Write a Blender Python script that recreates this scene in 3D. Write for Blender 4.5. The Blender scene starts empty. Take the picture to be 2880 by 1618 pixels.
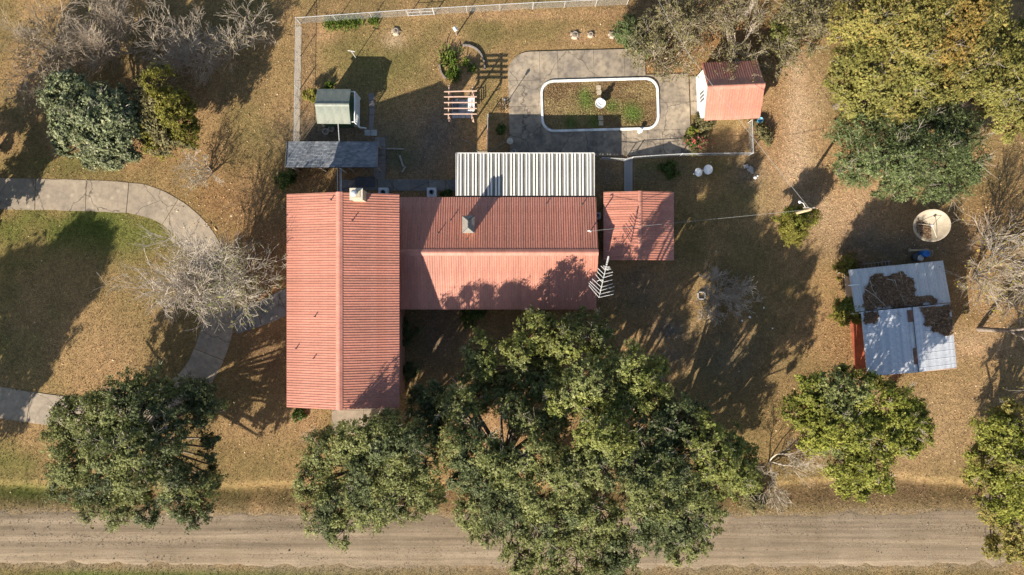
import bpy, math, random
import numpy as np
from mathutils import Vector, Matrix

# ------------------------------------------------------------------ camera, sky, sun, exposure
scene = bpy.context.scene
CAM_H = 60.0          # drone height above the yard (m)
FPX = 1920.0          # focal length in photograph pixels (24 mm on a 36 mm wide frame)
cam_data = bpy.data.cameras.new('camera')
cam_data.sensor_width = 36.0
cam_data.lens = 24.0
cam_data.clip_end = 2000.0
cam = bpy.data.objects.new('camera', cam_data)
scene.collection.objects.link(cam)
cam.location = (0, 0, CAM_H)
cam.rotation_euler = (0, 0, 0)
scene.camera = cam

SUN_EL = math.radians(28.5)
SH = Vector((0.556, 0.831))           # horizontal direction in which shadows fall
world = bpy.data.worlds.new('World')
scene.world = world
world.use_nodes = True
wn = world.node_tree
bg = wn.nodes['Background']
sky = wn.nodes.new('ShaderNodeTexSky')
sky.sky_type = 'NISHITA'
sky.sun_disc = False
sky.sun_elevation = SUN_EL
sky.sun_rotation = math.atan2(-SH.x, -SH.y)
wn.links.new(sky.outputs[0], bg.inputs[0])
bg.inputs[1].default_value = 0.08
sun_data = bpy.data.lights.new('sun', 'SUN')
sun_data.energy = 5.0
sun_data.angle = math.radians(0.5)
sun_data.color = (1.0, 0.925, 0.81)
sun = bpy.data.objects.new('sun', sun_data)
scene.collection.objects.link(sun)
sun_dir = Vector((SH.x * math.cos(SUN_EL), SH.y * math.cos(SUN_EL), -math.sin(SUN_EL)))
sun.rotation_euler = sun_dir.to_track_quat('-Z', 'Y').to_euler()
sun.location = (-30, -45, 40)
scene.view_settings.view_transform = 'Standard'
scene.view_settings.look = 'None'
scene.view_settings.gamma = 1.0
scene.view_settings.use_curve_mapping = False
scene.view_settings.exposure = 1.12
scene.render.engine = 'CYCLES'

# ------------------------------------------------------------------ helpers
C = scene.collection
R = random.Random(11)
NR = np.random.default_rng(5)
PI = math.pi

def P(px, py, h=0.0):
    k = (CAM_H - h) / FPX
    return Vector(((px - 1440) * k, (809 - py) * k, h))

def G(px, py):
    p = P(px, py, 0)
    return (p.x, p.y)

def sstep(a, b, x):
    t = np.clip((x - a) / (b - a), 0, 1)
    return t * t * (3 - 2 * t)

_tabs = {}
def vnoise(x, y, seed=0):
    if seed not in _tabs:
        _tabs[seed] = np.random.default_rng(1000 + seed).random((256, 256))
    t = _tabs[seed]
    xi = np.floor(x).astype(int); yi = np.floor(y).astype(int)
    fx = x - xi; fy = y - yi
    fx = fx * fx * (3 - 2 * fx); fy = fy * fy * (3 - 2 * fy)
    a = t[xi & 255, yi & 255]; b = t[(xi + 1) & 255, yi & 255]
    c = t[xi & 255, (yi + 1) & 255]; d = t[(xi + 1) & 255, (yi + 1) & 255]
    return (a * (1 - fx) + b * fx) * (1 - fy) + (c * (1 - fx) + d * fx) * fy

def fbm(x, y, seed=0, oct=4):
    s = 0; a = 0.5; n = 0
    for i in range(oct):
        s = s + a * vnoise(x * 2 ** i + 17.3 * i, y * 2 ** i + 9.1 * i, seed + i); n += a; a *= 0.5
    return s / n

def props(o, label=None, cat=None, group=None, kind=None):
    if label: o['label'] = label
    if cat: o['category'] = cat
    if group: o['group'] = group
    if kind: o['kind'] = kind
    return o

def thing(name, label, cat, loc=(0, 0, 0), rotz=0.0, group=None, kind=None):
    o = bpy.data.objects.new(name, None)
    C.objects.link(o)
    o.empty_display_size = 0.3
    o.location = loc
    o.rotation_euler = (0, 0, rotz)
    o['wx'] = 0
    del o['wx']
    return props(o, label, cat, group, kind)

def origin_of(o):
    p = Vector((0, 0, 0))
    while o is not None:
        p = p + Vector(o.location); o = o.parent
    return p

def link_mesh(me, name, parent=None, loc=(0, 0, 0)):
    o = bpy.data.objects.new(name, me)
    C.objects.link(o)
    o.location = loc
    if parent: o.parent = parent
    return o

class MB:
    """collects shapes; build() links them as one mesh object"""
    def __init__(s): s.v = []; s.f = []
    def add(s, vs, fs):
        n = len(s.v); s.v += [tuple(v) for v in vs]; s.f += [tuple(i + n for i in f) for f in fs]; return s
    def box(s, cx, cy, cz, sx, sy, sz, rz=0.0):
        c, sn = math.cos(rz), math.sin(rz)
        vs = []
        for dz in (-.5, .5):
            for dx, dy in ((-.5, -.5), (.5, -.5), (.5, .5), (-.5, .5)):
                x, y = dx * sx, dy * sy
                vs.append((cx + x * c - y * sn, cy + x * sn + y * c, cz + dz * sz))
        return s.add(vs, [(3, 2, 1, 0), (4, 5, 6, 7), (0, 1, 5, 4), (1, 2, 6, 5), (2, 3, 7, 6), (3, 0, 4, 7)])
    def bar(s, a, b, w, h):
        a = Vector(a); b = Vector(b); d = (b - a).normalized()
        up = Vector((0, 0, 1)) if abs(d.z) < .95 else Vector((1, 0, 0))
        x = d.cross(up).normalized(); z = x.cross(d).normalized()
        vs = []
        for p in (a, b):
            for i, j in ((-.5, -.5), (.5, -.5), (.5, .5), (-.5, .5)):
                vs.append(p + x * w * i + z * h * j)
        return s.add(vs, [(3, 2, 1, 0), (4, 5, 6, 7), (0, 1, 5, 4), (1, 2, 6, 5), (2, 3, 7, 6), (3, 0, 4, 7)])
    def tube(s, pts, r, n=6, cap=True):
        pts = [Vector(p) for p in pts]
        rs = r if isinstance(r, (list, tuple)) else [r] * len(pts)
        vs = []; fs = []
        for i, p in enumerate(pts):
            d = (pts[min(i + 1, len(pts) - 1)] - pts[max(i - 1, 0)]).normalized()
            up = Vector((0, 0, 1)) if abs(d.z) < .9 else Vector((1, 0, 0))
            x = d.cross(up).normalized(); y = x.cross(d).normalized()
            for k in range(n):
                a = 2 * PI * k / n
                vs.append(p + (x * math.cos(a) + y * math.sin(a)) * rs[i])
            if i:
                for k in range(n):
                    k2 = (k + 1) % n
                    fs.append(((i - 1) * n + k, (i - 1) * n + k2, i * n + k2, i * n + k))
        if cap:
            fs.append(tuple(range(n - 1, -1, -1))); m = (len(pts) - 1) * n
            fs.append(tuple(range(m, m + n)))
        return s.add(vs, fs)
    def lathe(s, prof, n=16, c=(0, 0, 0)):
        vs = []; fs = []
        for r, z in prof:
            for k in range(n):
                a = 2 * PI * k / n
                vs.append((c[0] + r * math.cos(a), c[1] + r * math.sin(a), c[2] + z))
        for i in range(1, len(prof)):
            for k in range(n):
                k2 = (k + 1) % n
                fs.append(((i - 1) * n + k, (i - 1) * n + k2, i * n + k2, i * n + k))
        fs.append(tuple(range(n - 1, -1, -1))); m = (len(prof) - 1) * n
        fs.append(tuple(range(m, m + n)))
        return s.add(vs, fs)
    def prism(s, poly, z0, z1):
        n = len(poly)
        vs = [(x, y, z0) for x, y in poly] + [(x, y, z1) for x, y in poly]
        fs = [tuple(range(n - 1, -1, -1)), tuple(range(n, 2 * n))]
        for i in range(n):
            j = (i + 1) % n
            fs.append((i, j, n + j, n + i))
        return s.add(vs, fs)
    def mesh(s, name, mat, smooth=False):
        me = bpy.data.meshes.new(name)
        me.from_pydata(s.v, [], s.f); me.update()
        if mat: me.materials.append(mat)
        if smooth:
            me.polygons.foreach_set('use_smooth', [True] * len(me.polygons))
        return me
    def build(s, name, mat, parent=None, smooth=False, world=False):
        """world=True: the shapes were given in world coordinates and the parent chain has no rotation"""
        if world and parent:
            o = origin_of(parent)
            s.v = [(x - o.x, y - o.y, z - o.z) for x, y, z in s.v]
        return link_mesh(s.mesh(name, mat, smooth), name, parent)

def np_mesh(name, V, F, mat, cols=None, smooth=False):
    """V (n,3), F (m,k) of equal k"""
    me = bpy.data.meshes.new(name)
    m, k = F.shape
    me.vertices.add(len(V)); me.vertices.foreach_set('co', np.ascontiguousarray(V, dtype=np.float32).ravel())
    me.loops.add(m * k); me.loops.foreach_set('vertex_index', np.ascontiguousarray(F, dtype=np.int32).ravel())
    me.polygons.add(m); me.polygons.foreach_set('loop_start', np.arange(0, m * k, k, dtype=np.int32))
    if smooth: me.polygons.foreach_set('use_smooth', np.ones(m, dtype=bool))
    me.update(calc_edges=True)
    if cols is not None:
        at = me.attributes.new('col', 'FLOAT_COLOR', 'POINT')
        c4 = np.ones((len(V), 4), dtype=np.float32); c4[:, :3] = cols
        at.data.foreach_set('color', c4.ravel())
    if mat: me.materials.append(mat)
    return me

def tubes_np(name, segs, mat, sides=3):
    """segs: array (n,8) p0 p1 r0 r1 -> open prisms"""
    S = np.asarray(segs, dtype=np.float64)
    p0 = S[:, 0:3]; p1 = S[:, 3:6]; r0 = S[:, 6]; r1 = S[:, 7]
    d = p1 - p0; d /= (np.linalg.norm(d, axis=1, keepdims=True) + 1e-9)
    up = np.where(np.abs(d[:, 2:3]) < .9, np.array([[0, 0, 1.]]), np.array([[1., 0, 0]]))
    x = np.cross(d, up); x /= np.linalg.norm(x, axis=1, keepdims=True); y = np.cross(x, d)
    n = len(S); V = np.zeros((n, 2 * sides, 3))
    for k in range(sides):
        a = 2 * PI * k / sides
        o = x * math.cos(a) + y * math.sin(a)
        V[:, k] = p0 + o * r0[:, None]; V[:, sides + k] = p1 + o * r1[:, None]
    F = np.zeros((n, sides, 4), dtype=np.int64); b = np.arange(n) * 2 * sides
    for k in range(sides):
        k2 = (k + 1) % sides
        F[:, k] = np.stack([b + k, b + k2, b + sides + k2, b + sides + k], 1)
    return np_mesh(name, V.reshape(-1, 3), F.reshape(-1, 4), mat)

# ------------------------------------------------------------------ materials
def new_mat(name):
    m = bpy.data.materials.new(name); m.use_nodes = True
    nt = m.node_tree; b = nt.nodes['Principled BSDF']
    return m, nt, b

def nd(nt, kind, **kw):
    n = nt.nodes.new(kind)
    for k, v in kw.items(): setattr(n, k, v)
    return n

def ramp(nt, fac, stops):
    r = nt.nodes.new('ShaderNodeValToRGB')
    e = r.color_ramp.elements
    e[0].position = stops[0][0]; e[0].color = (*stops[0][1], 1)
    e[1].position = stops[-1][0]; e[1].color = (*stops[-1][1], 1)
    for p, c in stops[1:-1]:
        k = e.new(p); k.color = (*c, 1)
    nt.links.new(fac, r.inputs[0])
    return r

def noise(nt, scale, detail=4, rough=.55, vec=None, stretch=None, coord='Object'):
    n = nt.nodes.new('ShaderNodeTexNoise')
    n.inputs['Scale'].default_value = scale; n.inputs['Detail'].default_value = detail
    n.inputs['Roughness'].default_value = rough
    tc = nt.nodes.new('ShaderNodeTexCoord')
    src = tc.outputs[coord]
    if stretch:
        mp = nt.nodes.new('ShaderNodeMapping'); mp.inputs['Scale'].default_value = stretch
        nt.links.new(src, mp.inputs[0]); src = mp.outputs[0]
    nt.links.new(src, n.inputs['Vector'])
    return n

def mixc(nt, fac, a, b, mode='MIX'):
    m = nt.nodes.new('ShaderNodeMix'); m.data_type = 'RGBA'; m.blend_type = mode
    for sock, val in ((m.inputs[0], fac), (m.inputs[6], a), (m.inputs[7], b)):
        if isinstance(val, (int, float)): sock.default_value = val
        elif isinstance(val, tuple): sock.default_value = (*val, 1)
        else: nt.links.new(val, sock)
    return m.outputs[2]

def bump(nt, b, height, strength=.4, dist=.03):
    n = nt.nodes.new('ShaderNodeBump')
    n.inputs['Strength'].default_value = strength; n.inputs['Distance'].default_value = dist
    nt.links.new(height, n.inputs['Height']); nt.links.new(n.outputs[0], b.inputs['Normal'])

def paint(name, col, rough=.6, metal=0.0, var=.25, scale=3.0, stretch=None, spec=.5, fine=25.0, bumps=0.0):
    """a base colour with two scales of wear"""
    m, nt, b = new_mat(name)
    n1 = noise(nt, scale, 5, .6, stretch=stretch); n2 = noise(nt, fine, 3, .6)
    lo = tuple(c * (1 - var) for c in col); hi = tuple(min(1, c * (1 + var)) for c in col)
    r = ramp(nt, n1.outputs[0], [(.3, lo), (.7, hi)])
    f = ramp(nt, n2.outputs[0], [(.3, (1 - var * .5,) * 3), (.7, (1 + var * .3,) * 3)])
    nt.links.new(mixc(nt, 1.0, r.outputs[0], f.outputs[0], 'MULTIPLY'), b.inputs['Base Color'])
    b.inputs['Roughness'].default_value = rough; b.inputs['Metallic'].default_value = metal
    b.inputs['Specular IOR Level'].default_value = spec
    if bumps: bump(nt, b, n2.outputs[0], bumps, .01)
    return m

M = {}
def island_mat(name, stops, rough=.6, trans=.25, spec=.15):
    """leaf material: every leaf its own shade"""
    m, nt, b = new_mat(name)
    g = nd(nt, 'ShaderNodeNewGeometry')
    r = ramp(nt, g.outputs['Random Per Island'], stops)
    n = noise(nt, .35, 2)
    f = ramp(nt, n.outputs[0], [(.3, (.72,) * 3), (.7, (1.2,) * 3)])
    col = mixc(nt, 1.0, r.outputs[0], f.outputs[0], 'MULTIPLY')
    nt.links.new(col, b.inputs['Base Color'])
    b.inputs['Roughness'].default_value = rough
    b.inputs['Specular IOR Level'].default_value = spec
    t = nd(nt, 'ShaderNodeBsdfTranslucent'); nt.links.new(col, t.inputs[0])
    ms = nd(nt, 'ShaderNodeMixShader'); ms.inputs[0].default_value = trans
    nt.links.new(b.outputs[0], ms.inputs[1]); nt.links.new(t.outputs[0], ms.inputs[2])
    nt.links.new(ms.outputs[0], nt.nodes['Material Output'].inputs[0])
    M[name] = m
    return m

island_mat('oak_leaf', [(0, (.095, .110, .030)), (.4, (.160, .178, .052)), (.75, (.225, .235, .080)), (1, (.31, .30, .14))])
island_mat('oak_leaf_bright', [(0, (.115, .130, .026)), (.4, (.185, .205, .045)), (.75, (.25, .26, .07)), (1, (.34, .32, .13))])
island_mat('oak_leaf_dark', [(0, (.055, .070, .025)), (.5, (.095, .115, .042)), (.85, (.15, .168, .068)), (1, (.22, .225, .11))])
island_mat('magnolia_leaf', [(0, (.065, .080, .032)), (.45, (.13, .15, .066)), (.8, (.21, .225, .11)), (1, (.36, .35, .20))], rough=.6, spec=.2, trans=.1)
island_mat('elm_leaf', [(0, (.10, .115, .018)), (.4, (.18, .195, .03)), (.75, (.26, .26, .045)), (1, (.35, .32, .09))])
island_mat('autumn_leaf', [(0, (.13, .12, .034)), (.35, (.215, .195, .052)), (.7, (.28, .24, .066)), (.93, (.33, .26, .075)), (1, (.38, .23, .065))], trans=.3)
island_mat('autumn_leaf_green', [(0, (.12, .12, .03)), (.45, (.215, .205, .052)), (.85, (.285, .255, .07)), (1, (.35, .28, .085))], trans=.3)
island_mat('autumn_leaf_gold', [(0, (.17, .13, .035)), (.45, (.27, .205, .055)), (.8, (.34, .24, .065)), (1, (.40, .22, .06))], trans=.3)
island_mat('cedar_leaf', [(0, (.042, .060, .018)), (.45, (.085, .112, .036)), (.8, (.135, .16, .06)), (1, (.22, .23, .115))], trans=.1, spec=.15)
island_mat('olive_leaf', [(0, (.10, .09, .035)), (.45, (.17, .15, .06)), (.8, (.23, .20, .09)), (1, (.30, .25, .13))])
island_mat('yellow_leaf', [(0, (.20, .17, .02)), (.45, (.33, .28, .035)), (.8, (.42, .33, .05)), (1, (.5, .34, .06))], trans=.3)
island_mat('bush_leaf', [(0, (.09, .09, .015)), (.45, (.17, .16, .025)), (.8, (.25, .22, .04)), (1, (.30, .24, .07))])
island_mat('shrub_leaf', [(0, (.03, .055, .012)), (.45, (.07, .105, .022)), (.8, (.115, .16, .035)), (1, (.19, .22, .07))])
island_mat('grass_blade', [(0, (.07, .12, .012)), (.45, (.13, .20, .025)), (.8, (.20, .25, .05)), (1, (.34, .32, .12))])
island_mat('dry_blade', [(0, (.22, .15, .08)), (.5, (.36, .26, .15)), (1, (.50, .38, .24))])
island_mat('fallen_leaf', [(0, (.16, .075, .03)), (.3, (.30, .16, .07)), (.6, (.45, .27, .13)), (.85, (.60, .43, .24)), (1, (.75, .62, .42))], trans=0.05, rough=.7)
island_mat('fallen_leaf_dark', [(0, (.10, .06, .035)), (.5, (.20, .12, .065)), (.85, (.30, .19, .11)), (1, (.42, .30, .19))], trans=0.05, rough=.7)
island_mat('flower', [(0, (.5, .04, .05)), (.5, (.65, .12, .16)), (1, (.75, .25, .12))])
M['bark'] = paint('bark', (.15, .115, .085), .9, var=.4, scale=4, fine=18, bumps=.6)
M['bark_pale'] = paint('bark_pale', (.21, .17, .135), .9, var=.35, scale=3)
M['twig'] = paint('twig', (.41, .335, .25), .85, var=.25, scale=2)
M['twig_brown'] = paint('twig_brown', (.36, .285, .205), .85, var=.3, scale=2)
M['twig_grey'] = paint('twig_grey', (.45, .38, .30), .85, var=.25, scale=2)
def roof_paint(name, col):
    m, nt, b = new_mat(name)
    n1 = noise(nt, .55, 5, .65); n2 = noise(nt, 6, 4, .6); n3 = noise(nt, 1.0, 4, .6, stretch=(4.5, .35, .35)); oi = nd(nt, 'ShaderNodeObjectInfo')
    r = ramp(nt, n1.outputs[0], [(.28, tuple(c * .78 for c in col)), (.5, col), (.72, (min(1, col[0] * 1.10), col[1] * 1.22, col[2] * 1.28))])
    f = ramp(nt, n2.outputs[0], [(.25, (.82,) * 3), (.75, (1.10,) * 3)])
    st = ramp(nt, n3.outputs[0], [(.28, (.80, .78, .76)), (.5, (1,) * 3), (.72, (1.08, 1.10, 1.10))])
    o = ramp(nt, oi.outputs['Random'], [(0, (.88, .90, .90)), (1, (1.08, 1.05, 1.05))])
    c = mixc(nt, 1.0, r.outputs[0], f.outputs[0], 'MULTIPLY'); c = mixc(nt, 1.0, c, st.outputs[0], 'MULTIPLY')
    nt.links.new(mixc(nt, 1.0, c, o.outputs[0], 'MULTIPLY'), b.inputs['Base Color'])
    b.inputs['Roughness'].default_value = .45; b.inputs['Specular IOR Level'].default_value = .45
    M[name] = m
roof_paint('red_metal', (.475, .198, .134))
roof_paint('red_trim', (.49, .208, .145))
M['brick_wall'] = paint('brick_wall', (.33, .17, .12), .85, var=.3, scale=5)
M['white_paint'] = paint('white_paint', (.80, .79, .76), .55, var=.07, scale=2)
M['cream_paint'] = paint('cream_paint', (.52, .445, .335), .6, var=.12, scale=3)
M['white_metal'] = paint('white_metal', (.60, .585, .55), .5, var=.15, scale=3)
M['galvanised'] = paint('galvanised', (.58, .58, .57), .45, var=.15, scale=6, metal=.35)
M['wire'] = paint('wire', (.42, .41, .38), .5, var=.1, scale=6, metal=.2)
M['dark_metal'] = paint('dark_metal', (.06, .06, .065), .5, var=.3, scale=5)
M['black_rubber'] = paint('black_rubber', (.10, .085, .075), .8, var=.3, scale=5)
M['glass'] = paint('glass', (.03, .035, .04), .1, var=.1)
M['red_wood'] = paint('red_wood', (.52, .35, .265), .7, var=.2, scale=6)
M['grey_wood'] = paint('grey_wood', (.34, .29, .24), .85, var=.35, scale=4, stretch=(1, 6, 1))
M['tan_wood'] = paint('tan_wood', (.50, .37, .22), .8, var=.3, scale=4)
M['stone_tan'] = paint('stone_tan', (.42, .345, .235), .85, var=.25, scale=4, bumps=.4)
M['chimney_cap'] = paint('chimney_cap', (.22, .195, .16), .7, var=.2, scale=5)
M['green_wall'] = paint('green_wall', (.045, .10, .05), .7, var=.2, scale=3)
M['orange_paint'] = paint('orange_paint', (.25, .055, .025), .85, var=.45, scale=1.6, bumps=.4)
M['blue_plastic'] = paint('blue_plastic', (.02, .18, .55), .4, var=.15)
M['pale_blue'] = paint('pale_blue', (.10, .42, .60), .45, var=.15)
M['terracotta'] = paint('terracotta', (.34, .27, .21), .8, var=.2)
M['dirt_soil'] = paint('dirt_soil', (.13, .09, .06), .95, var=.3, scale=6, bumps=.5)
M['dish_paint'] = paint('dish_paint', (.33, .27, .19), .7, var=.25, scale=1.5)
M['cable'] = paint('cable', (.24, .235, .22), .6, var=.1)
M['hose'] = paint('hose', (.28, .30, .24), .6, var=.2)

def concrete(name, col, dark, stain=.55, fine=30):
    m, nt, b = new_mat(name)
    n1 = noise(nt, .45, 6, .62, coord='Object'); n2 = noise(nt, 2.2, 5, .65); n3 = noise(nt, fine, 3, .6)
    oi = nd(nt, 'ShaderNodeObjectInfo')
    r = ramp(nt, n1.outputs[0], [(.32, dark), (.68, col)])
    s = ramp(nt, n2.outputs[0], [(.30, (stain,) * 3), (.52, (.96,) * 3), (.75, (1.14,) * 3)])
    f = ramp(nt, n3.outputs[0], [(.25, (.84,) * 3), (.75, (1.1,) * 3)])
    o = ramp(nt, oi.outputs['Random'], [(0, (.92,) * 3), (1, (1.06,) * 3)])
    c = mixc(nt, 1.0, r.outputs[0], s.outputs[0], 'MULTIPLY')
    c = mixc(nt, 1.0, c, f.outputs[0], 'MULTIPLY'); c = mixc(nt, 1.0, c, o.outputs[0], 'MULTIPLY')
    # pale lichen spots
    vo = nd(nt, 'ShaderNodeTexVoronoi'); vo.inputs['Scale'].default_value = 1.1
    tc = nd(nt, 'ShaderNodeTexCoord'); nt.links.new(tc.outputs['Object'], vo.inputs['Vector'])
    sp = ramp(nt, vo.outputs['Distance'], [(.10, (.35,) * 3), (.24, (0, 0, 0))])
    # hairline cracks
    nw = noise(nt, .9, 4, .6); vc = nd(nt, 'ShaderNodeTexVoronoi', feature='DISTANCE_TO_EDGE'); vc.inputs['Scale'].default_value = .27
    av = nd(nt, 'ShaderNodeVectorMath', operation='ADD'); nt.links.new(tc.outputs['Object'], av.inputs[0]); nt.links.new(nw.outputs['Color'], av.inputs[1])
    nt.links.new(av.outputs[0], vc.inputs['Vector'])
    cr = ramp(nt, vc.outputs['Distance'], [(.004, (.75,) * 3), (.011, (0, 0, 0))])
    c = mixc(nt, sp.outputs[0], c, (.50, .42, .30))
    nt.links.new(mixc(nt, cr.outputs[0], c, (.07, .055, .04)), b.inputs['Base Color'])
    b.inputs['Roughness'].default_value = .9
    bump(nt, b, n3.outputs[0], .25, .01)
    M[name] = m
concrete('deck_concrete', (.40, .315, .215), (.17, .14, .11), .55)
concrete('drive_concrete', (.36, .285, .20), (.25, .20, .145), .72)
concrete('path_concrete', (.24, .22, .19), (.16, .15, .135), .7)
M['paver'] = paint('paver', (.34, .33, .31), .85, var=.2, scale=3, bumps=.3)
M['paver_dark'] = paint('paver_dark', (.20, .17, .155), .9, var=.25, scale=3, bumps=.3)

# white patio roof, old tin, green tin, shingles
def streaked(name, col, dark, rough, metal, st, rust=None):
    m, nt, b = new_mat(name)
    n1 = noise(nt, 1.3, 5, .65, stretch=st); n2 = noise(nt, 9, 4, .6)
    r = ramp(nt, n1.outputs[0], [(.30, dark), (.58, col), (.8, tuple(min(1, c * 1.1) for c in col))])
    c = r.outputs[0]
    if rust:
        n3 = noise(nt, .8, 6, .7, stretch=tuple(x * 1.7 for x in st))
        k = ramp(nt, n3.outputs[0], [(.60, (0, 0, 0)), (.72, (.8,) * 3)])
        c = mixc(nt, k.outputs[0], c, rust)
    f = ramp(nt, n2.outputs[0], [(.25, (.86,) * 3), (.75, (1.08,) * 3)])
    nt.links.new(mixc(nt, 1.0, c, f.outputs[0], 'MULTIPLY'), b.inputs['Base Color'])
    b.inputs['Roughness'].default_value = rough; b.inputs['Metallic'].default_value = metal
    M[name] = m
streaked('patio_metal', (.74, .72, .66), (.60, .57, .51), .5, .0, (3, .25, 1), rust=(.50, .44, .36))
streaked('tin', (.64, .65, .66), (.44, .45, .47), .45, .25, (.5, 2.2, 1), rust=(.42, .38, .34))
streaked('tin_ribbed', (.60, .595, .57), (.45, .44, .42), .5, .15, (2.5, .4, 1), rust=(.40, .36, .32))
streaked('green_tin', (.26, .27, .215), (.15, .175, .15), .7, .05, (1.2, .6, 1), rust=(.33, .29, .25))
M['rust'] = paint('rust', (.16, .085, .055), .85, var=.4, scale=3)
def shingle_mat():
    m, nt, b = new_mat('shingle')
    g = nd(nt, 'ShaderNodeNewGeometry')
    r = ramp(nt, g.outputs['Random Per Island'], [(0, (.11, .12, .13)), (.6, (.17, .18, .19)), (1, (.25, .25, .25))])
    n = noise(nt, 1.2, 4); f = ramp(nt, n.outputs[0], [(.3, (.8,) * 3), (.7, (1.15,) * 3)])
    nt.links.new(mixc(nt, 1.0, r.outputs[0], f.outputs[0], 'MULTIPLY'), b.inputs['Base Color'])
    b.inputs['Roughness'].default_value = .8
    M['shingle'] = m
shingle_mat()

# ------------------------------------------------------------------ terrain
def tog(X, Y): return 1440 + 32 * X, 809 - 32 * Y
ROAD_T = ([-400, 0, 840, 1500, 2150, 2700, 2880, 3300], [1430, 1433, 1438, 1441, 1442, 1428, 1422, 1415])
ROAD_B = ([-400, 0, 800, 1500, 2200, 2880, 3300], [1572, 1576, 1590, 1594, 1592, 1580, 1572])

def ground_z(X, Y):
    px, py = tog(X, Y)
    wob = (fbm(X * .25, Y * 0 + 3, 40, 3) - .5) * 26
    top = np.interp(px, *ROAD_T)
    a = 1366 + wob + np.interp(px, [0, 1500, 2300, 2500, 2750, 2880], [0, 0, -8, -20, 0, 0])   # foot of the far bank
    z = np.where(py > a, -.46 * (1 - sstep(a, top, py)), -.46 * sstep(a - 11, a, py))
    z = np.where(py > top, 0, z)
    z = z * np.where((px > -900) & (px < 3800), 1, 0)
    bumpy = (fbm(X * .5, Y * .5, 44, 4) - 1.0) * .035
    return z + bumpy - .004

COL = dict(tan=(.325, .205, .098), warm=(.385, .236, .126), olive=(.172, .135, .053), green=(.105, .128, .027),
           soil=(.160, .135, .110), pale=(.48, .345, .225), litter=(.265, .145, .068), gravel=(.25, .19, .125), brown=(.20, .125, .066))
BLOBS = [
 # px, py, rx, ry, colour, strength
 (190, 635, 300, 65, 'green', .7), (330, 645, 140, 70, 'green', .6), (80, 740, 180, 150, 'green', .3), (160, 470, 110, 40, 'green', .5),
 (90, 1010, 130, 130, 'green', .3), (30, 1300, 90, 60, 'green', .55), (60, 1390, 120, 22, 'green', .8), (300, 1000, 120, 120, 'warm', .5),
 (180, 500, 400, 40, 'olive', .5), (700, 340, 90, 120, 'olive', .7), (600, 90, 200, 80, 'olive', .35), (450, 250, 140, 120, 'brown', .5),
 (640, 560, 110, 80, 'litter', .6), (720, 790, 90, 190, 'litter', .9), (750, 1000, 80, 110, 'brown', .7), (420, 430, 130, 30, 'litter', .35),
 (1100, 140, 250, 70, 'olive', .8), (1400, 90, 300, 50, 'olive', .8), (1000, 220, 120, 70, 'green', .35), (1380, 250, 40, 70, 'olive', .7),
 (1110, 110, 28, 20, 'pale', .9), (905, 90, 50, 30, 'warm', .7), (870, 250, 30, 150, 'warm', .55), (1270, 130, 40, 60, 'warm', .6),
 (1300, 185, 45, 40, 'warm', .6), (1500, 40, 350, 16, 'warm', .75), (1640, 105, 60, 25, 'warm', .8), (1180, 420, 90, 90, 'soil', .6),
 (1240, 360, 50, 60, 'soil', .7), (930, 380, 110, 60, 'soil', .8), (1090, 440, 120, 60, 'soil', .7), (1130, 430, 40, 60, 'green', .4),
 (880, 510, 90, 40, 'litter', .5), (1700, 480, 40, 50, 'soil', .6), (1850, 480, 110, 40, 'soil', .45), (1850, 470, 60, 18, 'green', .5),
 (2100, 490, 50, 45, 'soil', .8), (2090, 560, 60, 40, 'green', .5), (2010, 470, 50, 30, 'green', .45), (1900, 620, 120, 120, 'olive', .4),
 (2000, 680, 160, 120, 'olive', .35), (1800, 790, 100, 70, 'soil', .5), (1880, 930, 40, 28, 'soil', .9), (1890, 1000, 30, 20, 'soil', .8),
 (2050, 1000, 130, 110, 'soil', .35), (1240, 930, 60, 110, 'soil', .7), (1350, 930, 200, 70, 'brown', .6), (1450, 1120, 120, 120, 'warm', .7),
 (1330, 1190, 80, 60, 'warm', .6), (1700, 1230, 160, 80, 'warm', .6), (700, 1200, 120, 60, 'warm', .5), (850, 1180, 60, 60, 'warm', .6),
 (700, 1395, 200, 22, 'olive', .7), (1100, 1400, 200, 30, 'brown', .5), (2500, 1385, 180, 32, 'brown', .85), (2250, 1400, 160, 25, 'brown', .6),
 (2242, 250, 26, 120, 'pale', 1.0), (2240, 340, 34, 120, 'pale', 1.0), (2230, 470, 42, 60, 'pale', 1.0), (2620, 985, 200, 26, 'warm', .8), (2750, 960, 120, 40, 'pale', .45), (2290, 300, 40, 140, 'pale', .4), (2170, 300, 60, 80, 'warm', .6),
 (2330, 570, 180, 80, 'warm', .7), (2330, 600, 170, 80, 'pale', .45), (2620, 1200, 200, 120, 'pale', .3), (2180, 430, 50, 90, 'warm', .6), (2400, 640, 60, 40, 'warm', .5), (2790, 480, 90, 120, 'olive', .5), (2780, 650, 110, 130, 'litter', .45),
 (2800, 820, 120, 120, 'litter', .4), (2600, 1230, 180, 110, 'warm', .35), (2760, 1080, 140, 100, 'warm', .35), (2380, 980, 60, 110, 'litter', .5),
 (2250, 1150, 120, 160, 'litter', .35), (2050, 80, 240, 110, 'litter', .75), (1900, 150, 90, 60, 'litter', .8), (1830, 40, 120, 50, 'brown', .5),
 (2520, 690, 160, 50, 'soil', .7), (2150, 360, 50, 60, 'litter', .5), (2080, 400, 70, 45, 'warm', .6), (1960, 400, 60, 40, 'brown', .6),
 (600, 1622, 1200, 22, 'olive', 1.0), (280, 1625, 200, 20, 'green', 1.0), (560, 1622, 260, 20, 'green', 1.0), (820, 1624, 200, 16, 'green', 1.0), (1100, 1622, 300, 14, 'olive', .8), (2500, 1618, 400, 14, 'olive', .6),
]

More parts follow.
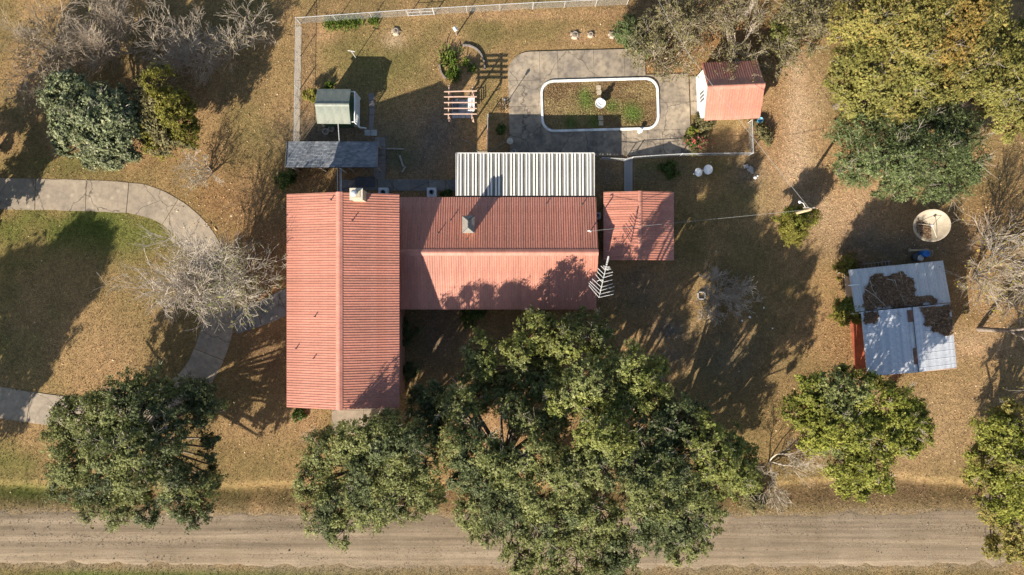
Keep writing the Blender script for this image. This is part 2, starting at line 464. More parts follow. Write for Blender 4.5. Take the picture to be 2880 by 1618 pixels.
def ground_col(X, Y):
    px, py = tog(X, Y)
    n1 = fbm(X * .10, Y * .10, 1, 4); n2 = fbm(X * .45, Y * .45, 8, 4); n3 = fbm(X * 1.9, Y * 1.9, 15, 3)
    A = {k: np.array(v) for k, v in COL.items()}
    t = sstep(.34, .62, n1 * .6 + n2 * .4)[..., None]
    c = A['tan'] * (1 - t) + (A['olive'] * .72 + A['tan'] * .28) * t
    for bx, by, rx, ry, k, s in BLOBS:
        d = ((px - bx) / rx) ** 2 + ((py - by) / ry) ** 2
        w = np.exp(-d * .9) * s
        w = np.clip(w * (.35 + 1.3 * n2), 0, 1)[..., None]
        c = c * (1 - w) + A[k] * w
    # road shoulder: gravel thrown on the grass
    top = np.interp(px, *ROAD_T); bot = np.interp(px, *ROAD_B)
    e = 1 - sstep(0, 34, np.maximum(top - 2 - py, py - bot - 6))
    w = np.clip(e * (.5 + .9 * (n2 - .1)), 0, 1)[..., None] * np.where(py < top, .25, .8)[..., None]
    c = c * (1 - w) + A['gravel'] * w
    c = c * (.80 + .40 * n3)[..., None]
    return c

xs = np.concatenate([-np.geomspace(500, 60, 14), np.arange(-58.1, 58.2, .35), np.geomspace(60, 500, 14)])
ys = np.concatenate([-np.geomspace(500, 40, 14), np.arange(-38.15, 38.3, .35), np.geomspace(40, 500, 14)])
XX, YY = np.meshgrid(xs, ys)
ZZ = ground_z(XX, YY)
nx, ny = len(xs), len(ys)
I = np.arange(nx * ny).reshape(ny, nx)
F = np.stack([I[:-1, :-1], I[:-1, 1:], I[1:, 1:], I[1:, :-1]], -1).reshape(-1, 4)

def ground_mat():
    m, nt, b = new_mat('ground')
    at = nd(nt, 'ShaderNodeAttribute', attribute_name='col')
    n1 = noise(nt, 3.2, 5, .65); n2 = noise(nt, 11, 4, .7); n3 = noise(nt, 32, 3, .7)
    a = ramp(nt, n1.outputs[0], [(.28, (.72, .70, .68)), (.72, (1.22, 1.2, 1.15))])
    f = ramp(nt, n2.outputs[0], [(.32, (.45, .42, .38)), (.5, (.98,) * 3), (.68, (1.45, 1.43, 1.36))])
    g = ramp(nt, n3.outputs[0], [(.32, (.5,) * 3), (.68, (1.45,) * 3)])
    c = mixc(nt, 1.0, at.outputs['Color'], a.outputs[0], 'MULTIPLY')
    c = mixc(nt, 1.0, c, f.outputs[0], 'MULTIPLY'); c = mixc(nt, 1.0, c, g.outputs[0], 'MULTIPLY')
    nt.links.new(c, b.inputs['Base Color']); b.inputs['Roughness'].default_value = .95
    b.inputs['Specular IOR Level'].default_value = .1
    ad = nd(nt, 'ShaderNodeMath', operation='ADD'); nt.links.new(n2.outputs[0], ad.inputs[0]); nt.links.new(n3.outputs[0], ad.inputs[1])
    bump(nt, b, ad.outputs[0], .55, .06)
    return m
M['ground'] = ground_mat()
me = np_mesh('ground', np.stack([XX, YY, ZZ], -1).reshape(-1, 3), F, M['ground'], ground_col(XX, YY).reshape(-1, 3), smooth=True)
props(link_mesh(me, 'ground'), 'dry brown and green lawn around the house', 'ground', kind='structure')

# ------------------------------------------------------------------ gravel road
def road_mat():
    m, nt, b = new_mat('gravel_road')
    s1 = noise(nt, 1.0, 5, .6, stretch=(.035, 1.3, 1)); s2 = noise(nt, 1.0, 4, .6, stretch=(.15, 4.5, 1)); n1 = noise(nt, .35, 4)
    n2 = noise(nt, 14, 4, .75); n3 = noise(nt, 38, 3, .7)
    r = ramp(nt, s1.outputs[0], [(.32, (.178, .136, .090)), (.5, (.240, .183, .121)), (.70, (.325, .25, .168))])
    r2 = ramp(nt, s2.outputs[0], [(.3, (.80,) * 3), (.7, (1.17,) * 3)])
    r3 = ramp(nt, n1.outputs[0], [(.3, (.90, .88, .86)), (.7, (1.10, 1.10, 1.12))])
    f = ramp(nt, n2.outputs[0], [(.28, (.62,) * 3), (.72, (1.30,) * 3)])
    g = ramp(nt, n3.outputs[0], [(.30, (.72,) * 3), (.70, (1.25,) * 3)])
    c = r.outputs[0]
    for k in (r2, r3, f, g): c = mixc(nt, 1.0, c, k.outputs[0], 'MULTIPLY')
    nt.links.new(c, b.inputs['Base Color']); b.inputs['Roughness'].default_value = .95
    b.inputs['Specular IOR Level'].default_value = .1
    bump(nt, b, n2.outputs[0], .5, .04)
    return m
M['gravel_road'] = road_mat()
rx = np.arange(-75, 75.01, .25); rows = 24
V = np.zeros((rows, len(rx), 3))
ppx, _ = tog(rx, rx * 0)
yt = (809 - np.interp(ppx, *ROAD_T)) / 32 - .15 + (fbm(rx * .8, rx * 0, 60, 4) - .5) * .9
yb = (809 - np.interp(ppx, *ROAD_B)) / 32 - .25 + (fbm(rx * .8, rx * 0 + 9, 70, 4) - .5) * 1.0
for i in range(rows):
    t = i / (rows - 1)
    V[i, :, 0] = rx; V[i, :, 1] = yt * (1 - t) + yb * t
    V[i, :, 2] = -.075 + .16 * math.sin(PI * t) ** .5 + (fbm(rx * .06, V[i, :, 1] * 1.6, 80, 3) - .5) * .05 * math.sin(PI * t)
I = np.arange(rows * len(rx)).reshape(rows, len(rx))
F = np.stack([I[1:, :-1], I[1:, 1:], I[:-1, 1:], I[:-1, :-1]], -1).reshape(-1, 4)
props(link_mesh(np_mesh('gravel_road', V.reshape(-1, 3), F, M['gravel_road'], smooth=True), 'gravel_road'), 'straight tan gravel road below the oaks', 'road', kind='structure')

# loose stones on the road
rg0 = np.random.default_rng(600)
n = 32000
sx_ = rg0.uniform(-48, 48, n); st_ = rg0.random(n)
sy_ = np.interp(sx_, rx, yt) * (1 - st_) + np.interp(sx_, rx, yb) * st_
okk = fbm(sx_ * .12, sy_ * 2.2, 300, 3) + rg0.normal(0, .12, n) > .42
sx_, sy_, st_ = sx_[okk], sy_[okk], st_[okk]; n = len(sx_)
sz_ = -.075 + .16 * np.sin(PI * st_) ** .5 - .012
r_ = .033 * np.exp(rg0.normal(0, .35, n)); a_ = rg0.uniform(0, 6.28, n)
Vs = np.zeros((n, 4, 3))
for k in range(3):
    Vs[:, k, 0] = sx_ + r_ * np.cos(a_ + k * 2.1); Vs[:, k, 1] = sy_ + r_ * np.sin(a_ + k * 2.1); Vs[:, k, 2] = sz_
Vs[:, 3, 0] = sx_; Vs[:, 3, 1] = sy_; Vs[:, 3, 2] = sz_ + r_ * 1.0
b_ = (np.arange(n) * 4)[:, None, None]
Fs = (np.array([[0, 1, 3], [1, 2, 3], [2, 0, 3]])[None] + b_).reshape(-1, 3)
island_mat('road_stone', [(0, (.13, .10, .07)), (.4, (.19, .15, .10)), (.8, (.30, .24, .165)), (1, (.42, .36, .27))], rough=.9, trans=0.0, spec=.1)
props(link_mesh(np_mesh('road_stones', Vs.reshape(-1, 3), Fs, M['road_stone']), 'road_stones'), 'loose stones lying on the gravel road', 'gravel', kind='stuff')

# ------------------------------------------------------------------ driveway of concrete slabs
def spline(pts, step=.3):
    pts = [np.array(p, float) for p in pts]
    out = []
    for i in range(len(pts) - 1):
        p0 = pts[max(i - 1, 0)]; p1 = pts[i]; p2 = pts[i + 1]; p3 = pts[min(i + 2, len(pts) - 1)]
        n = max(2, int(np.linalg.norm(p2 - p1) / step))
        for k in range(n):
            t = k / n
            out.append(.5 * ((2 * p1) + (-p0 + p2) * t + (2 * p0 - 5 * p1 + 4 * p2 - p3) * t * t + (-p0 + 3 * p1 - 3 * p2 + p3) * t ** 3))
    out.append(pts[-1])
    return np.array(out)

PAVED = []      # (polyline array, half width)
def slab_lane(name, label, cat, pxs, width, slab_len, mat, z=.015, seed=3, widths=None):
    root = thing(name, label, cat, kind='structure')
    pl = spline([G(*p) for p in pxs])
    PAVED.append((pl, width / 2 + .05))
    d = np.gradient(pl, axis=0); d /= np.linalg.norm(d, axis=1, keepdims=True)
    nrm = np.stack([-d[:, 1], d[:, 0]], 1)
    s = np.concatenate([[0], np.cumsum(np.linalg.norm(np.diff(pl, axis=0), axis=1))])
    rr = random.Random(seed)
    hw = width / 2 + (fbm(s * .8, s * 0, 90 + seed, 3) - .5) * .14
    a = 0.0
    while a < s[-1] - .5:
        b = min(a + slab_len * rr.uniform(.85, 1.15), s[-1])
        if s[-1] - b < .8: b = s[-1]
        ts = np.linspace(a + .026, b - .026, max(3, int((b - a) / .4)))
        cx = np.interp(ts, s, pl[:, 0]); cy = np.interp(ts, s, pl[:, 1])
        ux = np.interp(ts, s, nrm[:, 0]); uy = np.interp(ts, s, nrm[:, 1]); w = np.interp(ts, s, hw)
        zt = z + rr.uniform(-.008, .008)
        vs = []; n = len(ts); fs = []
        for i in range(n):
            for sg, zz in ((1, zt), (-1, zt), (-1, -.12), (1, -.12)):
                vs.append((cx[i] + sg * ux[i] * w[i], cy[i] + sg * uy[i] * w[i], zz))
            if i:
                o = (i - 1) * 4; q = i * 4
                for k in range(4): fs.append((o + k, o + (k + 1) % 4, q + (k + 1) % 4, q + k))
        fs.append((3, 2, 1, 0)); q = (n - 1) * 4; fs.append((q, q + 1, q + 2, q + 3))
        MB().add(vs, fs).build('slab', mat, root)
        a = b
    return root

slab_lane('driveway', 'curved pale concrete driveway looping past the bare tree', 'driveway',
          [(-160, 538), (-60, 543), (0, 545), (150, 548), (300, 553), (400, 563), (480, 597), (545, 655), (590, 725), (614, 800), (618, 870),
           (604, 950), (572, 1030), (525, 1090), (450, 1137), (350, 1160), (220, 1162), (100, 1148), (0, 1132), (-90, 1112), (-160, 1090)], 2.72, 4.3, M['drive_concrete'])
slab_lane('front_walk', 'short curved concrete walk from the driveway to the house', 'path',
          [(655, 905), (700, 893), (745, 877), (790, 857), (835, 835)], 2.2, 2.2, M['path_concrete'], z=.012, seed=5)
slab_lane('back_walk', 'narrow grey concrete walk behind the tall wing', 'path',
          [(955, 522), (1040, 521), (1150, 521), (1290, 522)], .95, 1.6, M['path_concrete'], z=.012, seed=6)
slab_lane('fence_footing', 'narrow pale concrete strip under the side fence', 'path',
          [(840, 74), (838, 200), (836, 300), (835, 402)], .58, 2.4, M['drive_concrete'], z=.012, seed=7)
slab_lane('shed_walk', 'thin dark paver walk beside the playhouse', 'path',
          [(1044, 262), (1046, 300), (1044, 365)], .5, .7, M['paver_dark'], z=.01, seed=8)
slab_lane('shed_apron', 'dark brick apron east of the shingled shed', 'path',
          [(1069, 386), (1069, 440), (1067, 505)], .95, .85, M['paver_dark'], z=.01, seed=9)

# garage pad south of the tall wing
root = thing('garage_pad', 'square concrete pad below the end of the tall wing', 'pavement', kind='structure')
x0, y1 = G(933, 1085); x1, y0 = G(1113, 1222)
PAVED.append((np.array([((x0 + x1) / 2, y0 - .2), ((x0 + x1) / 2, y1)]), (x1 - x0) / 2))
for i in range(2):
    for j in range(2):
        a = x0 + (x1 - x0) * i / 2 + .012; b = x0 + (x1 - x0) * (i + 1) / 2 - .012
        c = y0 + (y1 - y0) * j / 2 + .012; d = y0 + (y1 - y0) * (j + 1) / 2 - .012
        MB().prism([(a, c), (b, c), (b, d), (a, d)], -.1, .05 + .004 * i).build('slab', M['drive_concrete'], root)

# brick walk between the pool gate and the small wing
root = thing('brick_walk', 'straight grey brick walk from the pool gate', 'path', kind='structure')
bx0, by1 = G(1755, 447); bx1, by0 = G(1779, 560)
n = 26; hb = (by1 - by0) / n; wb = (bx1 - bx0) / 3
bm = MB().box(0, 0, 0, wb - .012, hb - .012, .1).mesh('brick', M['paver'])
for i in range(n):
    for j in range(3):
        o = link_mesh(bm, 'brick', root, (bx0 + wb * (j + .5), by0 + hb * (i + .5), -.012 + R.uniform(-.006, .006)))
        o.rotation_euler = (0, 0, R.uniform(-.02, .02))
MB().box((bx0 + bx1) / 2, (by0 + by1) / 2, -.06, bx1 - bx0 + .1, by1 - by0 + .1, .1).build('bedding', M['dirt_soil'], root)
PAVED.append((np.array([((bx0 + bx1) / 2, by0), ((bx0 + bx1) / 2, by1)]), .42))

# ------------------------------------------------------------------ pool deck with a filled-in pool
PC = G(1687, 296); PROT = math.radians(1.6)
root = thing('pool_deck', 'weathered concrete deck around the filled pool', 'deck', (PC[0], PC[1], 0), PROT, kind='structure')
def L(px, py): return ((px - 1687) / 32, (296 - py) / 32)
def rrect(hx, hy, r, n=8):
    out = []
    for cx, cy, a0 in ((hx - r, hy - r, 0), (-hx + r, hy - r, 90), (-hx + r, -hy + r, 180), (hx - r, -hy + r, 270)):
        for k in range(n + 1):
            a = math.radians(a0 + 90 * k / n); out.append((cx + r * math.cos(a), cy + r * math.sin(a)))
    return out
def clip(poly, ax, val, keep_less):
    out = []
    for i in range(len(poly)):
        a = poly[i]; b = poly[(i + 1) % len(poly)]
        ia = (a[ax] <= val) == keep_less; ib = (b[ax] <= val) == keep_less
        if ia: out.append(a)
        if ia != ib:
            t = (val - a[ax]) / (b[ax] - a[ax]); out.append((a[0] + (b[0] - a[0]) * t, a[1] + (b[1] - a[1]) * t))
    return out
deck = [L(1431, 440), L(1940, 440), L(1938, 215), L(1818, 215), L(1816, 141)]
cxr, cyr = L(1431 + 62, 141 + 62); rr_ = 62 / 32
deck += [(cxr + rr_ * math.cos(math.radians(a)), cyr + rr_ * math.sin(math.radians(a))) for a in range(90, 181, 10)]
XC = [L(x, 0)[0] for x in (1425, 1521, 1572, 1673, 1759, 1818, 1853, 1945)]
YC = [L(0, y)[1] for y in (448, 371, 294, 221, 130)]
HX, HY, PR = 332 / 64, 147 / 64, 1.15
for i in range(len(XC) - 1):
    for j in range(len(YC) - 1):
        mx = (XC[i] + XC[i + 1]) / 2; my = (YC[j] + YC[j + 1]) / 2
        if abs(mx) < HX and abs(my) < HY: continue
        p = deck
        for ax, v, kl in ((0, XC[i] + .014, False), (0, XC[i + 1] - .014, True), (1, YC[j] + .014, False), (1, YC[j + 1] - .014, True)):
            if p: p = clip(p, ax, v, kl)
        if len(p) > 2: MB().prism(p, -.1, .075 + R.uniform(-.006, .006)).build('slab', M['deck_concrete'], root)
MB().prism(deck, -.12, .045).build('slab_base', M['deck_concrete'], root)
MB().prism([L(1942, 222), L(1968, 222), L(1968, 330), L(1942, 330)], -.1, .07).build('slab', M['deck_concrete'], root)
# coping
M['rim_paint'] = paint('rim_paint', (.68, .66, .60), .75, var=.28, scale=1.6, fine=7)
co = thing('pool_coping', 'white painted rounded rim of the old pool', 'pool rim', (PC[0], PC[1], 0), PROT)
outer = rrect(HX, HY, PR); inner = rrect(HX - .21, HY - .21, PR - .21)
N = len(outer)
# the rim is cast in sections
secs = [(0, 9), (9, 18), (18, 27), (27, 36)]
def rim(i0, i1):
    idx = [k % N for k in range(i0, i1 + 1)]
    vs = []; fs = []
    for q, k in enumerate(idx):
        (ox, oy), (ix, iy) = outer[k], inner[k]
        for (x, y, z) in ((ox, oy, .04), (ox, oy, .17), (ox + (ix - ox) * .12, oy + (iy - oy) * .12, .20), (ix + (ox - ix) * .12, iy + (oy - iy) * .12, .20), (ix, iy, .17), (ix, iy, .02)):
            vs.append((x, y, z))
        if q:
            a = (q - 1) * 6; b = q * 6
            for t in range(5): fs.append((a + t, a + t + 1, b + t + 1, b + t))
    return MB().add(vs, fs)
for k in range(4):
    rim(k * 9, k * 9 + 9).build('rim_section', M['rim_paint'], co)
# soil and grass inside
gx = np.linspace(-HX + .26, HX - .26, 90); gy = np.linspace(-HY + .26, HY - .26, 40)
GX, GY = np.meshgrid(gx, gy)
r_in = PR - .27
qx = np.maximum(np.abs(GX) - (HX - .27 - r_in), 0); qy = np.maximum(np.abs(GY) - (HY - .27 - r_in), 0)
inside = np.hypot(qx, qy) < r_in + .03
Z = .10 + (fbm(GX * 1.5, GY * 1.5, 120, 3) - .5) * .06
I = np.arange(GX.size).reshape(GX.shape)
ok = inside[:-1, :-1] & inside[1:, :-1] & inside[:-1, 1:] & inside[1:, 1:]
F = np.stack([I[:-1, :-1], I[:-1, 1:], I[1:, 1:], I[1:, :-1]], -1)[ok]
t = sstep(.48, .66, fbm(GX * .8, GY * .8, 130, 3))[..., None]
cc = np.array((.19, .125, .062)) * (1 - t) + np.array((.25, .18, .085)) * t
for bx, by, br in ((2.6, -.7, 1.0), (3.0, -1.0, .8), (-1.2, .2, .9), (1.0, -.2, .7), (-1.4, .9, .6), (-.6, -1.5, .8), (-2.6, -1.5, .8)):
    w = (np.exp(-((GX - bx) ** 2 + (GY - by) ** 2) / br ** 2 * 1.4) * .85)[..., None]
    cc = cc * (1 - w) + np.array((.10, .15, .03)) * w
def pool_soil_col(lx, ly):
    return cc[np.clip(((ly + HY - .26) / (2 * HY - .52) * 39).astype(int), 0, 39), np.clip(((lx + HX - .26) / (2 * HX - .52) * 89).astype(int), 0, 89)]
me = np_mesh('pool_soil', np.stack([GX, GY, Z], -1).reshape(-1, 3), F, M['ground'], cc.reshape(-1, 3), smooth=True)
o = link_mesh(me, 'pool_soil'); o.location = (PC[0], PC[1], 0); o.rotation_euler = (0, 0, PROT)
props(o, 'brown soil and weeds filling the old pool', 'soil', kind='structure')

def paved(X, Y):
    px, py = tog(X, Y)
    m = (px > 1429) & (px < 1972) & (py > 130) & (py < 445) & ~((px > 1820) & (py < 214)) & ~((px < 1480) & (py < 170))
    m |= (py > np.interp(px, *ROAD_T) + 10) & (py < np.interp(px, *ROAD_B) + 4)
    for pl, hw in PAVED:
        a, b = pl.min(0) - hw, pl.max(0) + hw
        c = (X > a[0]) & (X < b[0]) & (Y > a[1]) & (Y < b[1]) & ~m
        if c.any():
            idx = np.where(c)[0]; best = np.full(len(idx), 1e9)
            x = X[idx]; y = Y[idx]
            for i in range(len(pl) - 1):
                p = pl[i]; d = pl[i + 1] - p; L2 = d @ d + 1e-9
                t = np.clip(((x - p[0]) * d[0] + (y - p[1]) * d[1]) / L2, 0, 1)
                best = np.minimum(best, np.hypot(x - p[0] - t * d[0], y - p[1] - t * d[1]))
            m[idx[best < hw - .1]] = True
    return m

# ------------------------------------------------------------------ buildings
def slope_panel(sp, ribs, W, he, hr, s, rib_h, rib_b, rib_t, mat, lift=.006, overlap=.03):
    """one roofing sheet of a slope, from x=0 to ribs*sp, ridge at y=0, eave at y=s*W"""
    prof = []
    for k in range(ribs):
        c = (k + .5) * sp
        prof += [(c - rib_b / 2, 0), (c - rib_t / 2, rib_h), (c + rib_t / 2, rib_h), (c + rib_b / 2, 0)]
    prof = [(0.002, 0)] + prof + [(ribs * sp - .002, 0)]
    ln = math.hypot(W, hr - he); ny, nz = s * (hr - he) / ln, W / ln
    vs = []
    for u, h in prof:
        for y, z in ((s * (W + .02), he - .02 * (hr - he) / W), (s * overlap, hr - overlap * (hr - he) / W)):
            vs.append((u, y + ny * (h + lift), z + nz * (h + lift)))
    fs = [(2 * i, 2 * i + 2, 2 * i + 3, 2 * i + 1) if s < 0 else (2 * i + 1, 2 * i + 3, 2 * i + 2, 2 * i) for i in range(len(prof) - 1)]
    return MB().add(vs, fs).mesh('roof_panel', mat)

def gable(parent, loc, rot, Lh, W, he, hr, sp, ribs, roof_mat, trim_mat, wall_mat, over=.4, rib=(.030, .052, .026), cap=.26, wall=True, panel_name='roof_panel', over_y=None):
    """gable roof, ridge along local x; returns (roof, wall)"""
    deck = MB()
    k = (hr - he) / W
    for s in (1, -1):
        a = [(-Lh, s * W, he), (Lh, s * W, he), (Lh, 0, hr), (-Lh, 0, hr)]
        vs = [(x, y, z - .005) for x, y, z in a] + [(x, y, z - .15) for x, y, z in a]
        deck.add(vs, [(0, 1, 2, 3), (7, 6, 5, 4), (0, 4, 5, 1), (1, 5, 6, 2), (2, 6, 7, 3), (3, 7, 4, 0)])
    roof = deck.build('roof', trim_mat, parent)
    roof.location = loc; roof.rotation_euler = (0, 0, rot)
    pw = sp * ribs; n = max(1, round(2 * (Lh + .015) / pw)); pw = 2 * (Lh + .015) / n
    for s in (1, -1):
        pm = slope_panel(pw / ribs, ribs, W, he, hr, s, *rib, roof_mat)
        for i in range(n):
            link_mesh(pm, panel_name, roof, (-Lh - .015 + i * pw, 0, R.uniform(-.002, .002)))
    e = rib[0] + .02
    vs = []
    for x in (-Lh - .03, Lh + .03):
        for y, z in ((cap, hr - cap * k + e), (.05, hr + e + .015), (-.05, hr + e + .015), (-cap, hr - cap * k + e)):
            vs += [(x, y, z), (x, y, z - .02)]
    fs = []
    for i in range(3): fs += [(2 * i, 2 * i + 2, 8 + 2 * i + 2, 8 + 2 * i), (2 * i + 1, 8 + 2 * i + 1, 8 + 2 * i + 3, 2 * i + 3)]
    fs += [(0, 8, 9, 1), (6, 7, 15, 14)] + [(0, 1, 3, 2), (2, 3, 5, 4), (4, 5, 7, 6), (8, 10, 11, 9), (10, 12, 13, 11), (12, 14, 15, 13)]
    MB().add(vs, fs).build('ridge_cap', trim_mat, roof)
    wl = None
    if wall:
        oy = over if over_y is None else over_y
        yo = W - oy; xo = Lh - over
        zt = he + oy * k - .17
        pent = [(-yo, -.1), (yo, -.1), (yo, zt), (0, hr - .17), (-yo, zt)]
        vs = [(x, y, z) for x in (-xo, xo) for y, z in pent]
        fs = [(4, 3, 2, 1, 0), (5, 6, 7, 8, 9)] + [(i, (i + 1) % 5, 5 + (i + 1) % 5, 5 + i) for i in range(5)]
        wl = MB().add(vs, fs).build('wall', wall_mat, parent)
        wl.location = loc; wl.rotation_euler = (0, 0, rot)
    return roof, wl

def window(wall, x, y, z, w, h, axis, out):
    """axis: the local axis along the wall; out: +-1 outward"""
    f = MB()
    if axis == 'x':
        f.box(x, y + out * .03, z + h / 2, w, .06, .08).box(x, y + out * .03, z - h / 2, w + .1, .1, .08)
        f.box(x - w / 2, y + out * .03, z, .08, .06, h - .09).box(x + w / 2, y + out * .03, z, .08, .06, h - .09)
        p = MB().box(x, y + out * .012, z, w - .09, .02, h - .09)
    else:
        f.box(x + out * .03, y, z + h / 2, .06, w, .08).box(x + out * .03, y, z - h / 2, .1, w + .1, .08)
        f.box(x + out * .03, y - w / 2, z, .06, .08, h - .09).box(x + out * .03, y + w / 2, z, .06, .08, h - .09)
        p = MB().box(x + out * .012, y, z, .02, w - .09, h - .09)
    f.build('window_frame', M['white_paint'], wall)
    p.build('pane', M['glass'], wall)

# ---- the house: a tall wing and a low wing
HOUSE_LABEL = 'long L-shaped house with ribbed red metal roofs on both wings'
tc = Vector((-13.43, -1.045, 0))
house = thing('house', HOUSE_LABEL, 'house', (0, 0, 0))
TW = dict(loc=(tc.x, tc.y, 0), rot=PI / 2, Lh=8.45, W=4.457, he=5.75, hr=6.95)
roof1, wall1 = gable(house, TW['loc'], TW['rot'], TW['Lh'], TW['W'], TW['he'], TW['hr'], .197, 4, M['red_metal'], M['red_trim'], M['brick_wall'], over=.45)
roof1['label'] = 'taller red roof with its ridge running up the picture'
LW_X0, LW_X1 = -9.40, 7.04
LW = dict(loc=((LW_X0 + LW_X1) / 2, 2.87, 0), rot=0.0, Lh=(LW_X1 - LW_X0) / 2, W=4.69, he=2.72, hr=4.2)
roof2, wall2 = gable(house, LW['loc'], LW['rot'], LW['Lh'], LW['W'], LW['he'], LW['hr'], .199, 4, M['red_metal'], M['red_trim'], M['brick_wall'], over=.4)
roof2['label'] = 'lower red roof with its ridge running across'
# tall wing windows and doors (local x = north, local y = west)
for x in (-6, -2.5, 1.5, 5):
    for z in (1.5, 4.2): window(wall1, x, 4.007, z, 1.2, 1.2, 'x', 1)
for y in (-2, 2):
    for z in (4.3,): window(wall1, -8.0, y, z, 1.2, 1.2, 'y', -1); window(wall1, 8.0, y, z, 1.1, 1.1, 'y', 1)
MB().box(-8.03, -1.9, 1.1, .06, 2.8, 2.2).build('garage_door', M['white_paint'], wall1)
for x in (-2.2, 1.2, 4.6): window(wall2, x, -4.29, 1.5, 1.4, 1.1, 'x', -1)
for x in (-1.0, 3.0): window(wall2, x, 4.29, 1.5, 1.3, 1.1, 'x', 1)
MB().box(-4.4, -4.31, 1.02, .95, .06, 2.1).build('door', M['cream_paint'], wall2)
# gutter edge shade line on tall wing east eave is the real overhang

def roof_z(W_, wx, wy):
    if W_ is TW: return TW['hr'] - abs(wx - tc.x) / TW['W'] * (TW['hr'] - TW['he'])
    return LW['hr'] - abs(wy - LW['loc'][1]) / LW['W'] * (LW['hr'] - LW['he'])

def vent(px, py, W_, h=.26, r=.04):
    z = 6.2 if W_ is TW else 3.4
    for _ in range(4):
        p = P(px, py, z + h * .3); z = roof_z(W_, p.x, p.y)
    v = MB().lathe([(r * 1.5, -.05), (r * 1.5, .04), (r, .07), (r, h), (r * 1.25, h), (r * 1.25, h + .05), (r * .6, h + .06)], 10, (p.x, p.y, z))
    o = v.build('vent_pipe', M['dark_metal'], house)
for px, py in ((885, 891), (833, 980), (882, 1008), (931, 562), (991, 620)): vent(px, py, TW)
for px, py in ((1267, 620), (1232, 657), (1314, 672), (1536, 575), (1637, 577)): vent(px, py, LW)

# stone chimney on the tall wing
cx, cy = -11.88, 7.12
ch = MB().box(cx, cy, 3.95, .88, .8, 7.9).build('chimney', M['stone_tan'], house)
MB().box(cx, cy, 7.93, 1.0, .92, .12).build('chimney_rim', M['cream_paint'], ch)
MB().box(cx, cy, 7.97, .6, .55, .12).build('chimney_bed', M['stone_tan'], ch)
MB().lathe([(.16, 0), (.16, .3), (.26, .32), (.26, .36), (.12, .48), (.02, .5)], 14, (cx - .1, cy + .02, 8.02)).build('flue_cap', M['galvanised'], ch)
# boxed chimney with a hipped cap on the low wing
cx, cy = -3.52, 5.11
ch = MB().box(cx, cy, 3.9, .80, 1.16, 1.9).build('boxed_chimney', M['cream_paint'], house)
hx, hy = .50, .70
v = [(cx - hx, cy - hy, 4.85), (cx + hx, cy - hy, 4.85), (cx + hx, cy + hy, 4.85), (cx - hx, cy + hy, 4.85), (cx, cy - .28, 5.22), (cx, cy + .28, 5.22),
     (cx - hx, cy - hy, 4.78), (cx + hx, cy - hy, 4.78), (cx + hx, cy + hy, 4.78), (cx - hx, cy + hy, 4.78)]
MB().add(v, [(0, 1, 4), (1, 2, 5, 4), (2, 3, 5), (3, 0, 4, 5), (0, 6, 7, 1), (1, 7, 8, 2), (2, 8, 9, 3), (3, 9, 6, 0), (9, 8, 7, 6)]).build('hip_cap', M['chimney_cap'], ch)
hp = MB()
for a, b in ((0, 4), (1, 4), (2, 5), (3, 5), (4, 5)): hp.bar(Vector(v[a]) + Vector((0, 0, .015)), Vector(v[b]) + Vector((0, 0, .015)), .07, .03)
hp.build('hip_trim', M['dark_metal'], ch)
# weatherhead where the service wire lands
wp = P(1663, 650, 4.6); WH = Vector((wp.x, wp.y, 4.7))
MB().tube([(wp.x, wp.y, 3.4), (wp.x, wp.y, 4.7), (wp.x - .15, wp.y, 4.85), (wp.x - .3, wp.y, 4.75)], .05, 8).build('weatherhead', M['galvanised'], house)

# ---- patio cover of white pans
pan_floor = paint('pan_floor', (.17, .16, .135), .6, var=.35, scale=2.0, stretch=(6, .5, 1))
patio = thing('patio_cover', 'white ribbed metal patio cover between the low wing and the pool', 'patio cover', (1.11, 9.5, 0))
px0, px1, pyN, pyS, zN, zS = -5.78, 5.78, 1.79, -1.79, 2.5, 2.63
npan = 18; pw = (px1 - px0) / npan
prof = [(0, 0), (.04, 0), (.07, .10), (.16, .10), (.19, 0), (.29, 0), (.315, .085), (.42, .085), (.445, 0), (pw - .02, 0), (pw, .02)]
vs = []; fs = []
for u, h in prof: vs += [(u, pyS, zS + h), (u, pyN, zN + h)]
for i in range(len(prof) - 1): fs.append((2 * i, 2 * i + 2, 2 * i + 3, 2 * i + 1))
pm = MB().add(vs, fs).mesh('roof_pan', M['patio_metal'])
pm.materials.append(pan_floor)
for i, p in enumerate(pm.polygons):
    if i in (0, 4, 8, 9): p.material_index = 1
for i in range(npan):
    link_mesh(pm, 'roof_pan', patio, (px0 + i * pw, 0, R.uniform(-.006, .006)))
MB().box(0, pyN + .03, zN + .03, px1 - px0 + .08, .05, .16).build('edge_trim', M['white_metal'], patio)
for sx in (-1, 1): MB().box(sx * (px1 + .03), -.02, (zN + zS) / 2 + .03, .05, 3.56, .20).build('edge_trim', M['white_metal'], patio)
MB().box(0, pyN - .35, zN - .10, px1 - px0 - .1, .09, .16).build('beam', M['white_paint'], patio)
for x in (-5.5, -1.85, 1.85, 5.5): MB().box(x, pyN - .35, 1.16, .1, .1, 2.34).build('post', M['white_paint'], patio)
MB().box(0, -.1, -.03, 11.4, 3.8, .12).build('slab', M['path_concrete'], patio)

# ---- small red-roofed wing to the right
garage = thing('small_wing', 'small detached red metal roofed building beside the antenna', 'building', (10.66, 5.16, 0))
gable(garage, (0, 0, 0), PI / 2, 2.86, 2.94, 2.55, 3.15, .205, 4, M['red_metal'], M['red_trim'], M['cream_paint'], over=.35, cap=.16)
o = MB().box(0, -2.56, 1.0, .95, .06, 2.0).build('door', M['white_paint'], garage)

